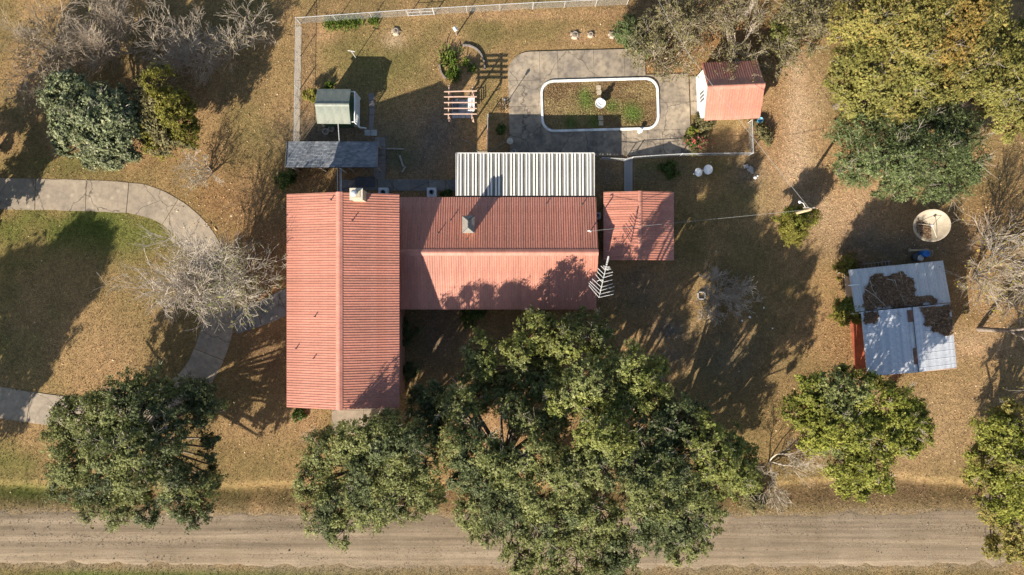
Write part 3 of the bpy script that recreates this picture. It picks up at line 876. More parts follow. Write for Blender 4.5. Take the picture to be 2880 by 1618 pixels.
# ---- white shed by the pool
wshed = thing('pool_shed', 'white walled shed with steep red roof at the pool corner', 'shed', (18.5, 16.66, 0), math.radians(2.4))
r_, w_ = gable(wshed, (0, 0, 0), 0, 2.35, 2.42, 2.3, 3.72, .206, 4, M['red_metal'], M['red_trim'], M['white_paint'], over=.12, cap=.24, over_y=.5)
xw = -2.23
for i in range(5):
    a = -1.9 + i * .76; b = a + .748
    za = 2.3 + (2.42 - abs(a)) * .587 - .2; zb = 2.3 + (2.42 - abs(b)) * .587 - .2
    poly = [(a, .02), (b, .02), (b, zb)] + ([(0, 3.5)] if a < 0 < b else []) + [(a, za)]
    n = len(poly)
    vs = [(xw - .035, y, z) for y, z in poly] + [(xw - .002, y, z) for y, z in poly]
    MB().add(vs, [tuple(range(n)), tuple(range(2 * n - 1, n - 1, -1))] + [(i2, n + i2, n + (i2 + 1) % n, (i2 + 1) % n) for i2 in range(n)]).build('wall_panel', M['white_paint'], w_)
for j in range(3):
    for k in range(4):
        MB().box(xw - .045, -.55 + j * .32, 1.2 + k * .3, .02, .2, .19).build('pane', M['glass'], w_)
MB().box(0, 1.95, 1.0, .9, .05, 2.0).build('door', M['white_paint'], w_)

# ---- playhouse with green tin roof and lattice porch
play = thing('playhouse', 'little playhouse with grey-green corrugated roof and white lattice porch', 'playhouse', (-15.05, 15.31, 0), math.radians(-.4))
r_, w_ = gable(play, (0, 0, 0), 0, 1.40, 1.44, 2.3, 2.95, .088, 8, M['green_tin'], M['green_tin'], M['green_wall'], over=.2, rib=(.016, .06, .02), cap=.16)
MB().box(1.42, .02, .12, .5, 2.5, .2).build('porch_floor', M['grey_wood'], play)
lx = 1.72
for y in (-1.28, 1.28): MB().box(lx, y, 1.1, .08, .08, 2.25).build('post', M['white_paint'], play)
MB().box(lx, 0, 2.2, .08, 2.64, .07).build('beam', M['white_paint'], play)
MB().box(lx, 0, .36, .05, 2.48, .06).build('rail', M['white_paint'], play)
for y in (-1.28, 1.28): MB().box(1.47, y, 2.2, .44, .06, .06).build('beam', M['white_paint'], play)
def lattice_slats(parent, x, y0, y1, z0, z1, step, w):
    for sg in (1, -1):
        k = y0 - (z1 - z0)
        while k < y1 + (z1 - z0):
            a, b = (k, z0), (k + sg * (z1 - z0), z1)
            t0, t1 = 0.0, 1.0
            d = b[0] - a[0]
            for lim, lo in ((y0, True), (y1, False)):
                t = (lim - a[0]) / d
                if (d > 0) == lo: t0 = max(t0, t)
                else: t1 = min(t1, t)
            if t1 - t0 > .05:
                f = lambda t: (x + sg * .012, a[0] + d * t, z0 + (z1 - z0) * t)
                MB().bar(f(t0), f(t1), .012, w).build('lattice_slat', M['white_paint'], parent)
            k += step
lattice_slats(play, lx, -1.22, 1.22, .40, 2.15, .20, .052)
for i in range(5):   # small white stair rail
    MB().bar((1.78 + .0 + i * .11, -1.36, .75 - i * .09), (1.78 + i * .11, -1.36, .05), .035, .03).build('baluster', M['white_paint'], play)
MB().bar((1.74, -1.36, .82), (2.34, -1.36, .32), .05, .05).build('handrail', M['white_paint'], play)

# ---- open shed with shingled roof
sh = thing('shingled_shed', 'open sided shed with dark blue-grey shingle roof', 'shed', (-15.13, 11.2, 0))
x0, x1, yN, yS, zN, zS = -3.83, 3.83, 1.11, -1.12, 2.40, 2.86
vs = [(x, y, z - d) for d in (.0, .14) for x, y, z in ((x0, yS, zS), (x1, yS, zS), (x1, yN, zN), (x0, yN, zN))]
rf = MB().add(vs, [(0, 1, 2, 3), (7, 6, 5, 4), (0, 4, 5, 1), (1, 5, 6, 2), (2, 6, 7, 3), (3, 7, 4, 0)]).build('roof', M['chimney_cap'], sh)
tabs = MB(); nrow = 17; dy = (yS - yN) / nrow; dz = (zS - zN) / nrow; tw = .295
for i in range(nrow):
    yb, zb = yN + i * dy, zN + i * dz
    xx = x0 - (tw / 2 if i % 2 else 0)
    while xx < x1 - .02:
        a = max(xx + .006, x0); b = min(xx + tw - .006, x1); xx += tw
        if b - a < .04: continue
        lo = .022 + R.uniform(0, .008)
        tabs.add([(a, yb, zb + lo), (b, yb, zb + lo), (b, yb + dy, zb + dz + .010), (a, yb + dy, zb + dz + .010), (a, yb, zb + .001), (b, yb, zb + .001)],
                 [(3, 2, 1, 0), (0, 1, 5, 4)])
o = tabs.build('shingles', M['shingle'], rf); o['kind'] = 'stuff'
tr = MB().box(0, yS - .02, zS - .07, x1 - x0 + .06, .03, .17).build('fascia', M['dark_metal'], rf)
for x in (x0 - .012, x1 + .012): MB().bar((x, yN, zN + .0), (x, yS, zS + .0), .03, .17).build('fascia', M['chimney_cap'], rf)
for x in (-3.6, -1.2, 1.2, 3.6): MB().box(x, yS + .15, 1.34, .1, .1, 2.7).build('post', M['grey_wood'], sh)
MB().box(0, yN - .12, 1.12, x1 - x0 - .3, .08, 2.3).build('back_wall', M['grey_wood'], sh)
MB().box(x0 + .2, 0, 1.15, .08, 1.9, 2.3).build('side_wall', M['grey_wood'], sh)
# dark mat and twin white pipes between the shed and the house
o = MB().box(-12.9, 9.28, .05, 1.7, .85, .06).build('floor_mat', M['dark_metal'])
props(o, 'dark flat mat on the ground below the shingled shed', 'mat')
root = thing('pipe_run', 'pair of white pipes spanning from shingled shed to tall wing', 'pipes', (-14.6, 9.2, 0))
for dx in (0, .22, .32):
    MB().tube([(-.15 + dx, 1.0, 2.3), (-.15 + dx, -1.9, 2.25)], .03, 6).build('pipe', M['white_metal'], root)
for y in (.9, -1.7): MB().box(0.02, y, 1.1, .08, .08, 2.3).build('post', M['white_metal'], root)
root = thing('white_pipe', 'single white pipe from the playhouse to the shingled shed', 'pipe', (-14.4, 13, 0))
a = P(951, 347, 2.2); b = P(954.5, 400, 2.5)
MB().tube([a - Vector((-14.4, 13, 0)), b - Vector((-14.4, 13, 0))], .035, 6).build('pipe_body', M['white_metal'], root)

# ---- tin shed at the far right: main gable with a lean-to
TS_ROT = math.radians(5.6)
tin = thing('tin_shed', 'old orange walled shed under rusty blue-grey tin roofs', 'shed', (33.15, -4.35, 0), TS_ROT)
# main roof: ridge along local y (north-south)
r3, w3 = gable(tin, (0, 0, 0), PI / 2, 2.68, 3.72, 3.0, 3.45, .60, 1, M['tin'], M['tin'], M['orange_paint'], over=.10, over_y=.45, rib=(.018, .05, .02), cap=.12)
# rust along the ridge and a rusty sheet
MB().box(0, 0, 0, 1.0, .46, .012).build('rust_sheet', M['rust'], r3).location = (2.0, -.02, 3.515)
MB().box(0, 0, 0, 1.35, .34, .012).build('rust_sheet', M['rust'], r3).location = (-1.35, -.10, 3.513)
k = MB().box(0, 0, 0, 5.4, .05, .04).build('seam', M['dark_metal'], r3); k.location = (0, -.25, 3.49)
# lean-to
lt = MB(); lx0, lx1 = -4.15, 3.85; lyS, lyN = 2.74, 6.25; lzS, lzN = 2.86, 2.40
vs = [(x, y, z - d) for d in (.0, .10) for x, y, z in ((lx0, lyS, lzS), (lx1, lyS, lzS), (lx1, lyN, lzN), (lx0, lyN, lzN))]
lr = lt.add(vs, [(0, 1, 2, 3), (7, 6, 5, 4), (0, 4, 5, 1), (1, 5, 6, 2), (2, 6, 7, 3), (3, 7, 4, 0)]).build('lean_to_roof', M['tin_ribbed'], tin)
pwid = .80; nrib = 6
prof = [(0.003, 0)]
for k in range(nrib):
    c = (k + .5) * pwid / nrib; prof += [(c - .03, 0), (c - .012, .022), (c + .012, .022), (c + .03, 0)]
prof += [(pwid - .003, 0)]
vs = []; fs = []
for u, h in prof: vs += [(u, lyS, lzS + h + .006), (u, lyN + .03, lzN + h + .004)]
for i in range(len(prof) - 1): fs.append((2 * i, 2 * i + 2, 2 * i + 3, 2 * i + 1))
pm = MB().add(vs, fs).mesh('roof_panel', M['tin_ribbed'])
for i in range(10): link_mesh(pm, 'roof_panel', lr, (lx0 + i * pwid, 0, R.uniform(0, .005)))
MB().box(lx0 + .75, 4.4, 1.2, .08, 3.3, 2.5).build('side_wall', M['grey_wood'], tin)
MB().box(lx1 - .2, 4.4, 1.2, .08, 3.3, 2.5).build('side_wall', M['grey_wood'], tin)
MB().box(-.15, 6.05, 1.1, 7.7, .08, 2.3).build('back_wall', M['grey_wood'], tin)
for y in (.0, 1.7): MB().bar((-4.5, 2.6 + y * 1.4, 2.75), (-3.6, 2.6 + y * 1.4, 2.75), .09, .09).build('rafter_end', M['white_paint'], tin)
MB().bar((-2.4, -2.75, 3.0), (3.7, -2.75, 2.98), .05, .14).build('fascia', M['red_wood'], tin)

def tin_pt(lx, ly, z):
    c, s = math.cos(TS_ROT), math.sin(TS_ROT)
    return Vector((33.15 + lx * c - ly * s, -4.35 + lx * s + ly * c, z))
def tin_top(lx, ly):
    if ly > 2.72: return lzS + (lzN - lzS) * (ly - lyS) / (lyN - lyS) + .03
    return 3.45 - abs(lx) / 3.72 * .45 + .03
def heap(name, label, poly, hmax, mat, n, seed, leafmat, ls=.10, sub=.14):
    """mound of leaves on the tin roof inside a local polygon"""
    rg = np.random.default_rng(seed)
    poly = np.array(poly)
    a, b = poly.min(0), poly.max(0)
    def inside(x, y):
        c = np.zeros(x.shape, bool); j = len(poly) - 1
        for i in range(len(poly)):
            xi, yi = poly[i]; xj, yj = poly[j]
            c ^= ((yi > y) != (yj > y)) & (x < (xj - xi) * (y - yi) / (yj - yi + 1e-12) + xi); j = i
        return c
    gx = np.arange(a[0], b[0], sub); gy = np.arange(a[1], b[1], sub)
    X_, Y_ = np.meshgrid(gx, gy)
    wx = X_ + (fbm(X_ * 1.7, Y_ * 1.7, seed, 3) - .5) * .9; wy = Y_ + (fbm(X_ * 1.7, Y_ * 1.7, seed + 7, 3) - .5) * .9
    ins = inside(wx, wy).astype(float)
    k = ins.copy()
    for _ in range(3): k = (k + np.roll(k, 1, 0) + np.roll(k, -1, 0) + np.roll(k, 1, 1) + np.roll(k, -1, 1)) / 5
    top = np.vectorize(tin_top)(X_, Y_)
    Z_ = top - .03 + np.where(k > .12, k * hmax * (.5 + fbm(X_ * 2.5, Y_ * 2.5, seed + 3, 3)), -.05)
    W3 = np.stack([33.15 + X_ * math.cos(TS_ROT) - Y_ * math.sin(TS_ROT), -4.35 + X_ * math.sin(TS_ROT) + Y_ * math.cos(TS_ROT), Z_], -1)
    I = np.arange(X_.size).reshape(X_.shape)
    msk = (ins[:-1, :-1] + ins[1:, :-1] + ins[:-1, 1:] + ins[1:, 1:]) > 1.5
    F_ = np.stack([I[:-1, :-1], I[:-1, 1:], I[1:, 1:], I[1:, :-1]], -1)[msk]
    o = link_mesh(np_mesh(name, W3.reshape(-1, 3), F_, mat, smooth=True), name)
    props(o, label, 'leaf litter', kind='stuff')
    good = np.argwhere(ins > .5)
    pick = good[rg.integers(0, len(good), n)]
    c = W3[pick[:, 0], pick[:, 1]] + rg.normal(0, .06, (n, 3)) * [1, 1, .3] + [0, 0, .03]
    lm = link_mesh(leaf_quads(name + '_leaves', c, ls, leafmat, rg, up=1.2, asp=.35), 'loose_leaves', o)
    lm['kind'] = 'stuff'
    return o

def leaf_quads(name, c, size, mat, rg, up=.5, asp=.5, nrm=None, jitter=.35):
    """rhombic leaves at centres c"""
    n = len(c)
    nv = rg.normal(0, .55, (n, 3)); nv[:, 2] += up
    if nrm is not None: nv = nv + nrm
    nv /= np.linalg.norm(nv, axis=1, keepdims=True) + 1e-9
    t = rg.normal(0, 1, (n, 3)); t -= (t * nv).sum(1, keepdims=True) * nv; t /= np.linalg.norm(t, axis=1, keepdims=True) + 1e-9
    b = np.cross(nv, t)
    s = size * np.exp(rg.normal(0, jitter, n))[:, None]
    V = np.stack([c + t * s, c - t * s * .55 + b * s * asp, c - t * s * .55 - b * s * asp], 1)
    F = np.arange(n * 3).reshape(n, 3)
    return np_mesh(name, V.reshape(-1, 3), F, mat)

M['leaf_mould'] = paint('leaf_mould', (.25, .165, .105), .95, var=.35, scale=5, bumps=.5)
heap('leaf_heap', 'thick brown leaf pile covering the lean-to tin roof', [(-3.3, 2.8), (-3.5, 4.2), (-2.9, 4.7), (-2.4, 5.6), (-1.6, 5.75), (-1.0, 5.0), (-.5, 5.5), (.1, 5.6), (.9, 4.9), (1.1, 4.2), (.8, 3.7), (1.9, 3.6), (2.6, 3.0), (2.7, 2.8)],
     .10, M['leaf_mould'], 6500, 31, M['fallen_leaf_dark'])
heap('leaf_heap', 'dark leaf clump on the right side of the orange shed roof', [(1.0, 2.6), (1.2, 1.4), (1.9, .9), (2.6, .2), (3.4, .0), (3.6, 1.2), (3.7, 2.65)],
     .10, M['leaf_mould'], 2200, 32, M['fallen_leaf_dark'])
heap('leaf_heap', 'small brown leaf patch at the left corner of the orange shed roof', [(-3.5, 2.6), (-3.4, 1.9), (-2.9, 1.7), (-2.5, 2.0), (-2.4, 2.6)],
     .06, M['leaf_mould'], 400, 33, M['fallen_leaf_dark'])
for lab, pts, r in (('longest bare branch lying across the leaf pile', [(-3.2, 4.6), (-2.4, 3.9), (-1.6, 2.9), (-.7, 2.0)], .045),
                    ('short bare branch upright in the left of the leaf pile', [(-2.6, 5.2), (-2.5, 4.5), (-2.2, 3.8)], .04),
                    ('crooked bare branch near the middle of the leaf pile', [(-1.1, 5.2), (-.5, 5.0), (-.4, 4.2), (-.1, 3.2), (0, 2.9)], .045),
                    ('thin bare branch at the top tip of the leaf pile', [(.0, 5.75), (.05, 5.1), (0, 4.6)], .03),
                    ('thin bare branch at the lower left of the leaf pile', [(-3.0, 3.9), (-2.6, 3.2), (-2.3, 2.8)], .03)):
    w = [tin_pt(x, y, tin_top(x, y) + .12) for x, y in pts]
    w = [p + Vector((R.uniform(-.04, .04), R.uniform(-.04, .04), 0)) for p in w]
    br = MB().tube(w, [r, r * .9] + [r * .6] * (len(w) - 2), 6)
    for i in range(1, len(w)):
        q = w[i] * .6 + w[i - 1] * .4
        br.tube([q, q + Vector((R.uniform(-.5, .5), R.uniform(-.4, .4), .05))], [r * .5, r * .2], 4)
    props(br.build('fallen_branch', M['twig']), lab, 'branch', 'branches on the tin roof')

# ------------------------------------------------------------------ fences
def chain_fence(name, label, pts, h, spacing=3.0, group='chain link fences', mesh_step=.075):
    root = thing(name, label, 'fence', (pts[0][0], pts[0][1], 0), group=group)
    ox, oy = pts[0]
    segs = []
    tops = []
    for (ax, ay), (bx, by) in zip(pts[:-1], pts[1:]):
        a = Vector((ax - ox, ay - oy, 0)); b = Vector((bx - ox, by - oy, 0)); ln = (b - a).length; d = (b - a) / ln
        n = max(1, round(ln / spacing))
        for i in range(n + (1 if (bx, by) == tuple(pts[-1]) else 0)):
            q = a + d * ln * i / n
            lean = Vector((R.uniform(-.02, .02), R.uniform(-.02, .02), 0))
            r = .045 if i == 0 else .03
            MB().tube([q + Vector((0, 0, -.25)), q + lean + Vector((0, 0, h + .04)), q + lean + Vector((0, 0, h + .08))], [r, r, r * .4], 6).build('post', M['galvanised'], root)
            if i < n: MB().tube([q + Vector((0, 0, h)), a + d * ln * (i + 1) / n + Vector((0, 0, h))], .024, 6).build('top_rail', M['galvanised'], root)
        k = -h
        while k < ln:
            for sg in (1, -1):
                t0, z0, t1, z1 = (k, .03, k + h, h) if sg == 1 else (k, h, k + h, .03)
                lo = max(0, (0 - t0) / h); hi = min(1, (ln - t0) / h)
                if hi - lo > .02:
                    p = a + d * (t0 + h * lo); q = a + d * (t0 + h * hi)
                    segs.append((p.x, p.y, z0 + (z1 - z0) * lo, q.x, q.y, z0 + (z1 - z0) * hi, .0021, .0021))
            k += mesh_step
    o = link_mesh(tubes_np('chain_mesh', segs, M['wire'], 3), 'chain_mesh', root); o['kind'] = 'stuff'
    return root

def gp(px, py, h=0):
    p = P(px, py, h); return (p.x, p.y)
FH = 1.35
c0 = gp(832, 50, FH); g0 = gp(1142, 28, FH); g1 = gp(1217, 23.5, FH); c1 = gp(1770, -4, FH)
chain_fence('chain_link_fence', 'chain link fence along the top, from the corner post to the gate', [c0, g0], FH)
chain_fence('chain_link_fence', 'chain link fence along the top, right of the double gate', [g1, gp(1500, 7.5, FH), c1], FH)
chain_fence('chain_link_fence', 'chain link fence running down the left side on a concrete strip', [c0, gp(829, 240, FH), gp(827, 398, FH)], FH)
p0 = gp(1694, 443.5, 1.15); pg = gp(1760, 447, 1.15)
chain_fence('chain_link_fence', 'low chain link fence from the pool gate to the right corner', [gp(1782, 441, 1.15), gp(1920, 432.5, 1.15), gp(2119, 430, 1.15), gp(2116, 337, 1.15)], 1.15)
chain_fence('chain_link_fence', 'short low fence between the patio cover and pool gate', [p0, pg], 1.15)
chain_fence('chain_link_fence', 'short low fence section left of the pool deck', [gp(1372, 322, 1.1), gp(1371, 421, 1.1)], 1.1, spacing=3.3)

def gate(label, a, b, h, leaves):
    root = thing('chain_link_gate', label, 'gate', (a[0], a[1], 0))
    A = Vector((0, 0, 0)); B = Vector((b[0] - a[0], b[1] - a[1], 0)); segs = []
    for i in range(leaves):
        p = A + (B - A) * (i / leaves); q = A + (B - A) * ((i + 1) / leaves); d = (q - p).normalized(); p = p + d * .05; q = q - d * .05
        f = MB()
        for z in (.08, h * .55, h): f.tube([p + Vector((0, 0, z)), q + Vector((0, 0, z))], .022, 6)
        f.build('gate_frame', M['galvanised'], root)
        for r in (p, q): MB().tube([r + Vector((0, 0, .05)), r + Vector((0, 0, h + .02))], .026, 6).build('upright', M['galvanised'], root)
        ln = (q - p).length; k = -h
        while k < ln:
            for sg in (1, -1):
                lo = max(0, -k / h); hi = min(1, (ln - k) / h)
                if hi - lo > .02:
                    u = p + d * (k + h * lo); v = p + d * (k + h * hi)
                    za, zb = (h * lo, h * hi) if sg == 1 else (h * (1 - lo), h * (1 - hi))
                    segs.append((u.x, u.y, za + .04, v.x, v.y, zb + .02, .0021, .0021))
            k += .075
    o = link_mesh(tubes_np('chain_mesh', segs, M['wire'], 3), 'chain_mesh', root); o['kind'] = 'stuff'
gate('double gate in the top chain link fence', g0, g1, FH, 2)
gate('small gate at the end of the brick walk', pg, gp(1782, 441, 1.15), 1.15, 1)

# ------------------------------------------------------------------ pergola, bench and swing
PH = 2.5
pgc = gp(1295, 289, PH)
pgola = thing('pergola', 'open wooden pergola with five pinkish rafters', 'pergola', (pgc[0], pgc[1], 0))
def pl(px, py, h):
    p = P(px, py, h); return Vector((p.x - pgc[0], p.y - pgc[1], h))
for i, (ya, yb) in enumerate(((258.5, 256), (273, 272.3), (289, 289), (305.3, 305.3), (321.5, 321))):
    a = pl(1249, ya, PH); b = pl(1341, yb, PH); m = (a + b) / 2 + Vector((0, 0, .03))
    MB().bar(a, m, .055, .15).bar(m, b, .055, .15).build('rafter', M['red_wood'], pgola)
for x in (1262, 1328):
    MB().bar(pl(x + .6, 245, PH - .15), pl(x - 1, 335, PH - .15), .07, .16).build('beam', M['red_wood'], pgola)
    for y in (252, 326):
        q = pl(x, y, PH - .15)
        MB().bar((q.x, q.y, -.1), (q.x, q.y, PH - .2), .11, .11).build('post', M['red_wood'], pgola)
        MB().bar((q.x, q.y, PH - .75), (q.x + .02, q.y + (.42 if y < 290 else -.42), PH - .24), .05, .07).build('brace', M['red_wood'], pgola)
sw = thing('porch_swing', 'white slatted porch swing under the pergola', 'swing', (pgc[0], pgc[1], 0))
qx, qy0, qy1 = (1320 - 1440) / 32 - pgc[0], (809 - 318) / 32 - pgc[1], (809 - 282) / 32 - pgc[1]
for i in range(5): MB().bar((qx - .05 + i * .1, qy0, .5), (qx - .05 + i * .1, qy1, .5), .07, .025).build('seat_slat', M['white_paint'], sw)
for i in range(3): MB().bar((qx + .42 + i * .04, qy0, .62 + i * .14), (qx + .42 + i * .04, qy1, .62 + i * .14), .025, .08).build('back_slat', M['white_paint'], sw)
for y in (qy0 + .03, qy1 - .03):
    MB().bar((qx - .08, y, .72), (qx + .45, y, .74), .06, .04).build('arm', M['white_paint'], sw)
    for dx in (-.05, .42): MB().tube([(qx + dx, y, .5), (qx + .15, y, PH - .3)], .012, 4).build('chain', M['galvanised'], sw)
bn = thing('bench', 'dark wooden bench on the left side under the pergola', 'bench', (pgc[0], pgc[1], 0))
bx = (1267 - 1440) / 32 - pgc[0] + .3
for i in range(4): MB().bar((bx + i * .12, qy0, .45), (bx + i * .12, qy1, .45), .1, .04).build('seat_slat', M['dark_metal'], bn)
for y in (qy0 + .1, qy1 - .1):
    for dx in (0, .36): MB().box(bx + dx, y, .21, .07, .07, .44).build('leg', M['dark_metal'], bn)
pv = thing('paver_pad', 'square of grey concrete pavers under the pergola', 'pavers', (pgc[0], pgc[1], 0), kind='structure')
x0, x1 = (1271 - 1440) / 32 - pgc[0], (1328 - 1440) / 32 - pgc[0]; y0, y1 = (809 - 333) / 32 - pgc[1], (809 - 280) / 32 - pgc[1]
for i in range(3):
    for j in range(3):
        MB().box(x0 + (x1 - x0) * (i + .5) / 3, y0 + (y1 - y0) * (j + .5) / 3, .0, (x1 - x0) / 3 - .03, (y1 - y0) / 3 - .03, .08).build('paver', M['paver'], pv)
pv = thing('stepping_slabs', 'two pale square slabs near the shingled shed', 'slabs', (*G(1043, 374), 0), kind='structure')
for dx in (-.28, .28): MB().box(dx, 0, .01, .52, .52, .1).build('paver', M['paver'], pv)

# flower bed edging of curved stones
bed = thing('bed_edging', 'curved stone edging around the planting bed', 'edging', (*G(1290, 190), 0))
arc = spline([G(*p) for p in ((1300, 128), (1325, 131), (1345, 143), (1356, 160), (1362, 178), (1364, 196))], .26)
arc2 = spline([G(*p) for p in ((1237, 182), (1239, 198), (1245, 212), (1255, 222))], .26)
for pl_ in (arc, arc2):
    for i in range(len(pl_) - 1):
        m = (pl_[i] + pl_[i + 1]) / 2; d = pl_[i + 1] - pl_[i]
        o = MB().box(0, 0, .08, np.linalg.norm(d) - .02, .12, .24 + R.uniform(-.03, .03)).build('stone', M['paver_dark'], bed)
        q = Vector((m[0], m[1], 0)) - origin_of(bed); o.location = q; o.rotation_euler = (R.uniform(-.08, .08), 0, math.atan2(d[1], d[0]))

# ------------------------------------------------------------------ fountain
fx, fy = G(1686, 296)
ft = thing('fountain', 'white tiered garden fountain in the filled pool', 'fountain', (fx, fy, .06))
wp_ = M['white_paint']
MB().lathe([(.24, 0), (.26, .06), (.16, .10), (.10, .30), (.12, .46)], 18).build('pedestal', wp_, ft)
MB().lathe([(.10, .44), (.30, .47), (.43, .56), (.455, .62), (.43, .625), (.30, .53), (.10, .50), (.07, .50), (.055, .72), (.07, .84)], 24).build('lower_bowl', wp_, ft)
MB().lathe([(.07, .83), (.20, .86), (.27, .93), (.285, .97), (.265, .975), (.18, .91), (.06, .89), (.04, .9), (.035, 1.08), (.05, 1.16)], 20).build('middle_bowl', wp_, ft)
MB().lathe([(.04, 1.15), (.12, 1.17), (.165, 1.22), (.155, 1.23), (.10, 1.19), (.03, 1.19), (.035, 1.27), (.05, 1.32), (.02, 1.38), (.004, 1.42)], 16).build('upper_bowl', wp_, ft)
for i, (px, py, r) in enumerate(((1683, 248, .4), (1684.5, 262, .42), (1689, 333, .42), (1690, 348, .4))):
    o = MB().box(0, 0, 0, r, r * .95, .06).build('stepping_stone', M['stone_tan'])
    o.location = (*G(px, py), .125); o.rotation_euler = (0, 0, R.uniform(-.1, .1))
    props(o, ['square stepping stone nearest the top pool rim', 'square stepping stone just above the fountain', 'square stepping stone just below the fountain', 'square stepping stone nearest the bottom pool rim'][i], 'stepping stone', 'stepping stones in the pool')

# ------------------------------------------------------------------ TV antenna
AH = 6.0
def ap(x, y): return P(1640 + x / 8.51, 690 + y / 8.51, AH)
mast = ap(470, 830)
ant = thing('tv_antenna', 'white rooftop television antenna on a mast at the low wing', 'antenna', (mast.x, mast.y, 0))
o_ = Vector((mast.x, mast.y, 0))
MB().tube([(0, 0, -.2), (0, 0, AH + .1)], .03, 8).build('mast', M['galvanised'], ant)
wm = M['white_metal']
MB().bar(ap(380, 1252) - o_, ap(608, 262) - o_, .055, .05).build('boom', wm, ant)
for b, l, r in (((520, 592), (430, 495), (668, 567)), ((500, 692), (355, 553), (712, 642)), ((482, 780), (335, 627), (700, 710)), ((458, 887), (305, 708), (700, 830)),
                ((435, 1005), (220, 803), (708, 922)), ((412, 1087), (163, 860), (742, 992)), ((395, 1170), (138, 898), (742, 1087)), ((380, 1250), (138, 960), (735, 1170))):
    MB().tube([ap(*l) - o_, ap(*b) - o_, ap(*r) - o_], .024, 5).build('element', wm, ant)
for i in range(13):
    t = i / 12; x = 606 - 46 * t; y = 272 + 200 * t
    MB().tube([ap(x - 22, y - 5) - o_, ap(x + 22, y + 5) - o_], .016, 4).build('director', wm, ant)
for i in range(5):
    MB().tube([ap(470 + i * 8, 490 + i * 22) - o_ + Vector((0, 0, .15 - .05 * i)), ap(640 - i * 8, 525 + i * 18) - o_ + Vector((0, 0, .15 - .05 * i))], .014, 4).build('reflector_rod', wm, ant)
MB().tube([ap(330, 862) - o_, ap(400, 830) - o_, ap(470, 830) - o_], .03, 5).build('rotor_arm', wm, ant)

# ------------------------------------------------------------------ satellite dishes
def dish(name, label, loc, R_, normal, post_h, mat, feed_len, big=False):
    root = thing(name, label, 'satellite dish', loc, group=None)
    n = Vector(normal).normalized(); q = n.to_track_quat('Z', 'Y').to_matrix()
    c = Vector((0, 0, post_h))
    def T(p): return c + q @ Vector(p)
    depth = R_ * .32
    prof = [(R_ * t, depth * t * t) for t in np.linspace(0.02, 1, 9)]
    n_ = 32; mb = MB(); vs = []; fs = []
    pr2 = prof + [(R_ * 1.015, depth), (R_ * 1.015, depth - .03)] + [(r, z - .03) for r, z in reversed(prof)]
    for r, z in pr2:
        for k in range(n_): vs.append(T((r * math.cos(2 * PI * k / n_), r * math.sin(2 * PI * k / n_), z)))
    for i in range(1, len(pr2)):
        for k in range(n_): fs.append(((i - 1) * n_ + k, (i - 1) * n_ + (k + 1) % n_, i * n_ + (k + 1) % n_, i * n_ + k))
    refl = mb.add(vs, fs).build('reflector', mat, root, smooth=True)
    if big:
        MB().tube([(0, 0, -.2), (0, 0, post_h - .05)], .09, 10).build('post', M['galvanised'], root)
        MB().box(0, 0, post_h - .15, .35, .35, .25).build('mount', M['dark_metal'], root)
        f = T((0, 0, feed_len))
        for k in range(3):
            a = 2 * PI * (k / 3) + .25
            MB().tube([T((R_ * .80 * math.cos(a), R_ * .80 * math.sin(a), depth * .64)), f], .022, 5).build('strut', M['cream_paint'], root)
        MB().lathe([(.05, -.1), (.09, -.1), (.09, .1), (.04, .14)], 10, f).build('feed', M['galvanised'], root)
        for k in range(12):
            a = 2 * PI * k / 12
            MB().tube([T((R_ * t * math.cos(a), R_ * t * math.sin(a), depth * t * t - .05)) for t in (.05, .4, .7, 1)], .02, 4).build('rib', M['galvanised'], root)
    else:
        MB().tube([(0, 0, -.2), (0, 0, post_h * .8), T((0, -.05, -.1))], .028, 6).build('post', M['galvanised'], root)
        f = T((0, -R_ * .9, feed_len))
        MB().tube([T((0, -R_ * .95, 0)), f], .02, 5).build('feed_arm', M['white_metal'], root)
        MB().lathe([(.03, -.05), (.06, -.05), (.06, .05), (.02, .07)], 8, f).build('feed', M['white_metal'], root)
    return root, T, depth
dz = 2.2
dc = P(2627, 634, dz)
big, DT, ddep = dish('satellite_dish', 'huge beige satellite dish filled with leaves above the tin shed', (dc.x, dc.y, 0), 1.36, (-.48, -.05, .875), dz - .35, M['dish_paint'], 1.05, True)
rg = np.random.default_rng(77); cs = []
while len(cs) < 700:
    r = 1.15 * math.sqrt(rg.random()); a = rg.uniform(0, 2 * PI)
    if r < .15: continue
    p = DT((r * math.cos(a), r * math.sin(a), ddep * (r / 1.36) ** 2 + .03)); 
    if not (math.radians(150) < math.atan2(p.y, p.x) % (2 * PI) < math.radians(262)): continue
    cs.append((p.x + dc.x, p.y + dc.y, p.z))
o = link_mesh(leaf_quads('dish_leaves', np.array(cs), .07, M['fallen_leaf_dark'], rg, up=1.5), 'leaf_drift')
props(o, 'brown leaves drifted in the huge satellite dish', 'leaf litter', kind='stuff')
wmat = M['white_paint']
p = P(1967, 484, 1.25); dish('satellite_dish', 'left one of two small white satellite dishes in the yard', (p.x, p.y, 0), .36, (-.74, -.25, .62), 1.2, wmat, .38)
p = P(1994, 477, 1.35); dish('satellite_dish', 'right, rounder one of two small white satellite dishes in the yard', (p.x, p.y, 0), .41, (-.66, -.1, .74), 1.3, wmat, .42)

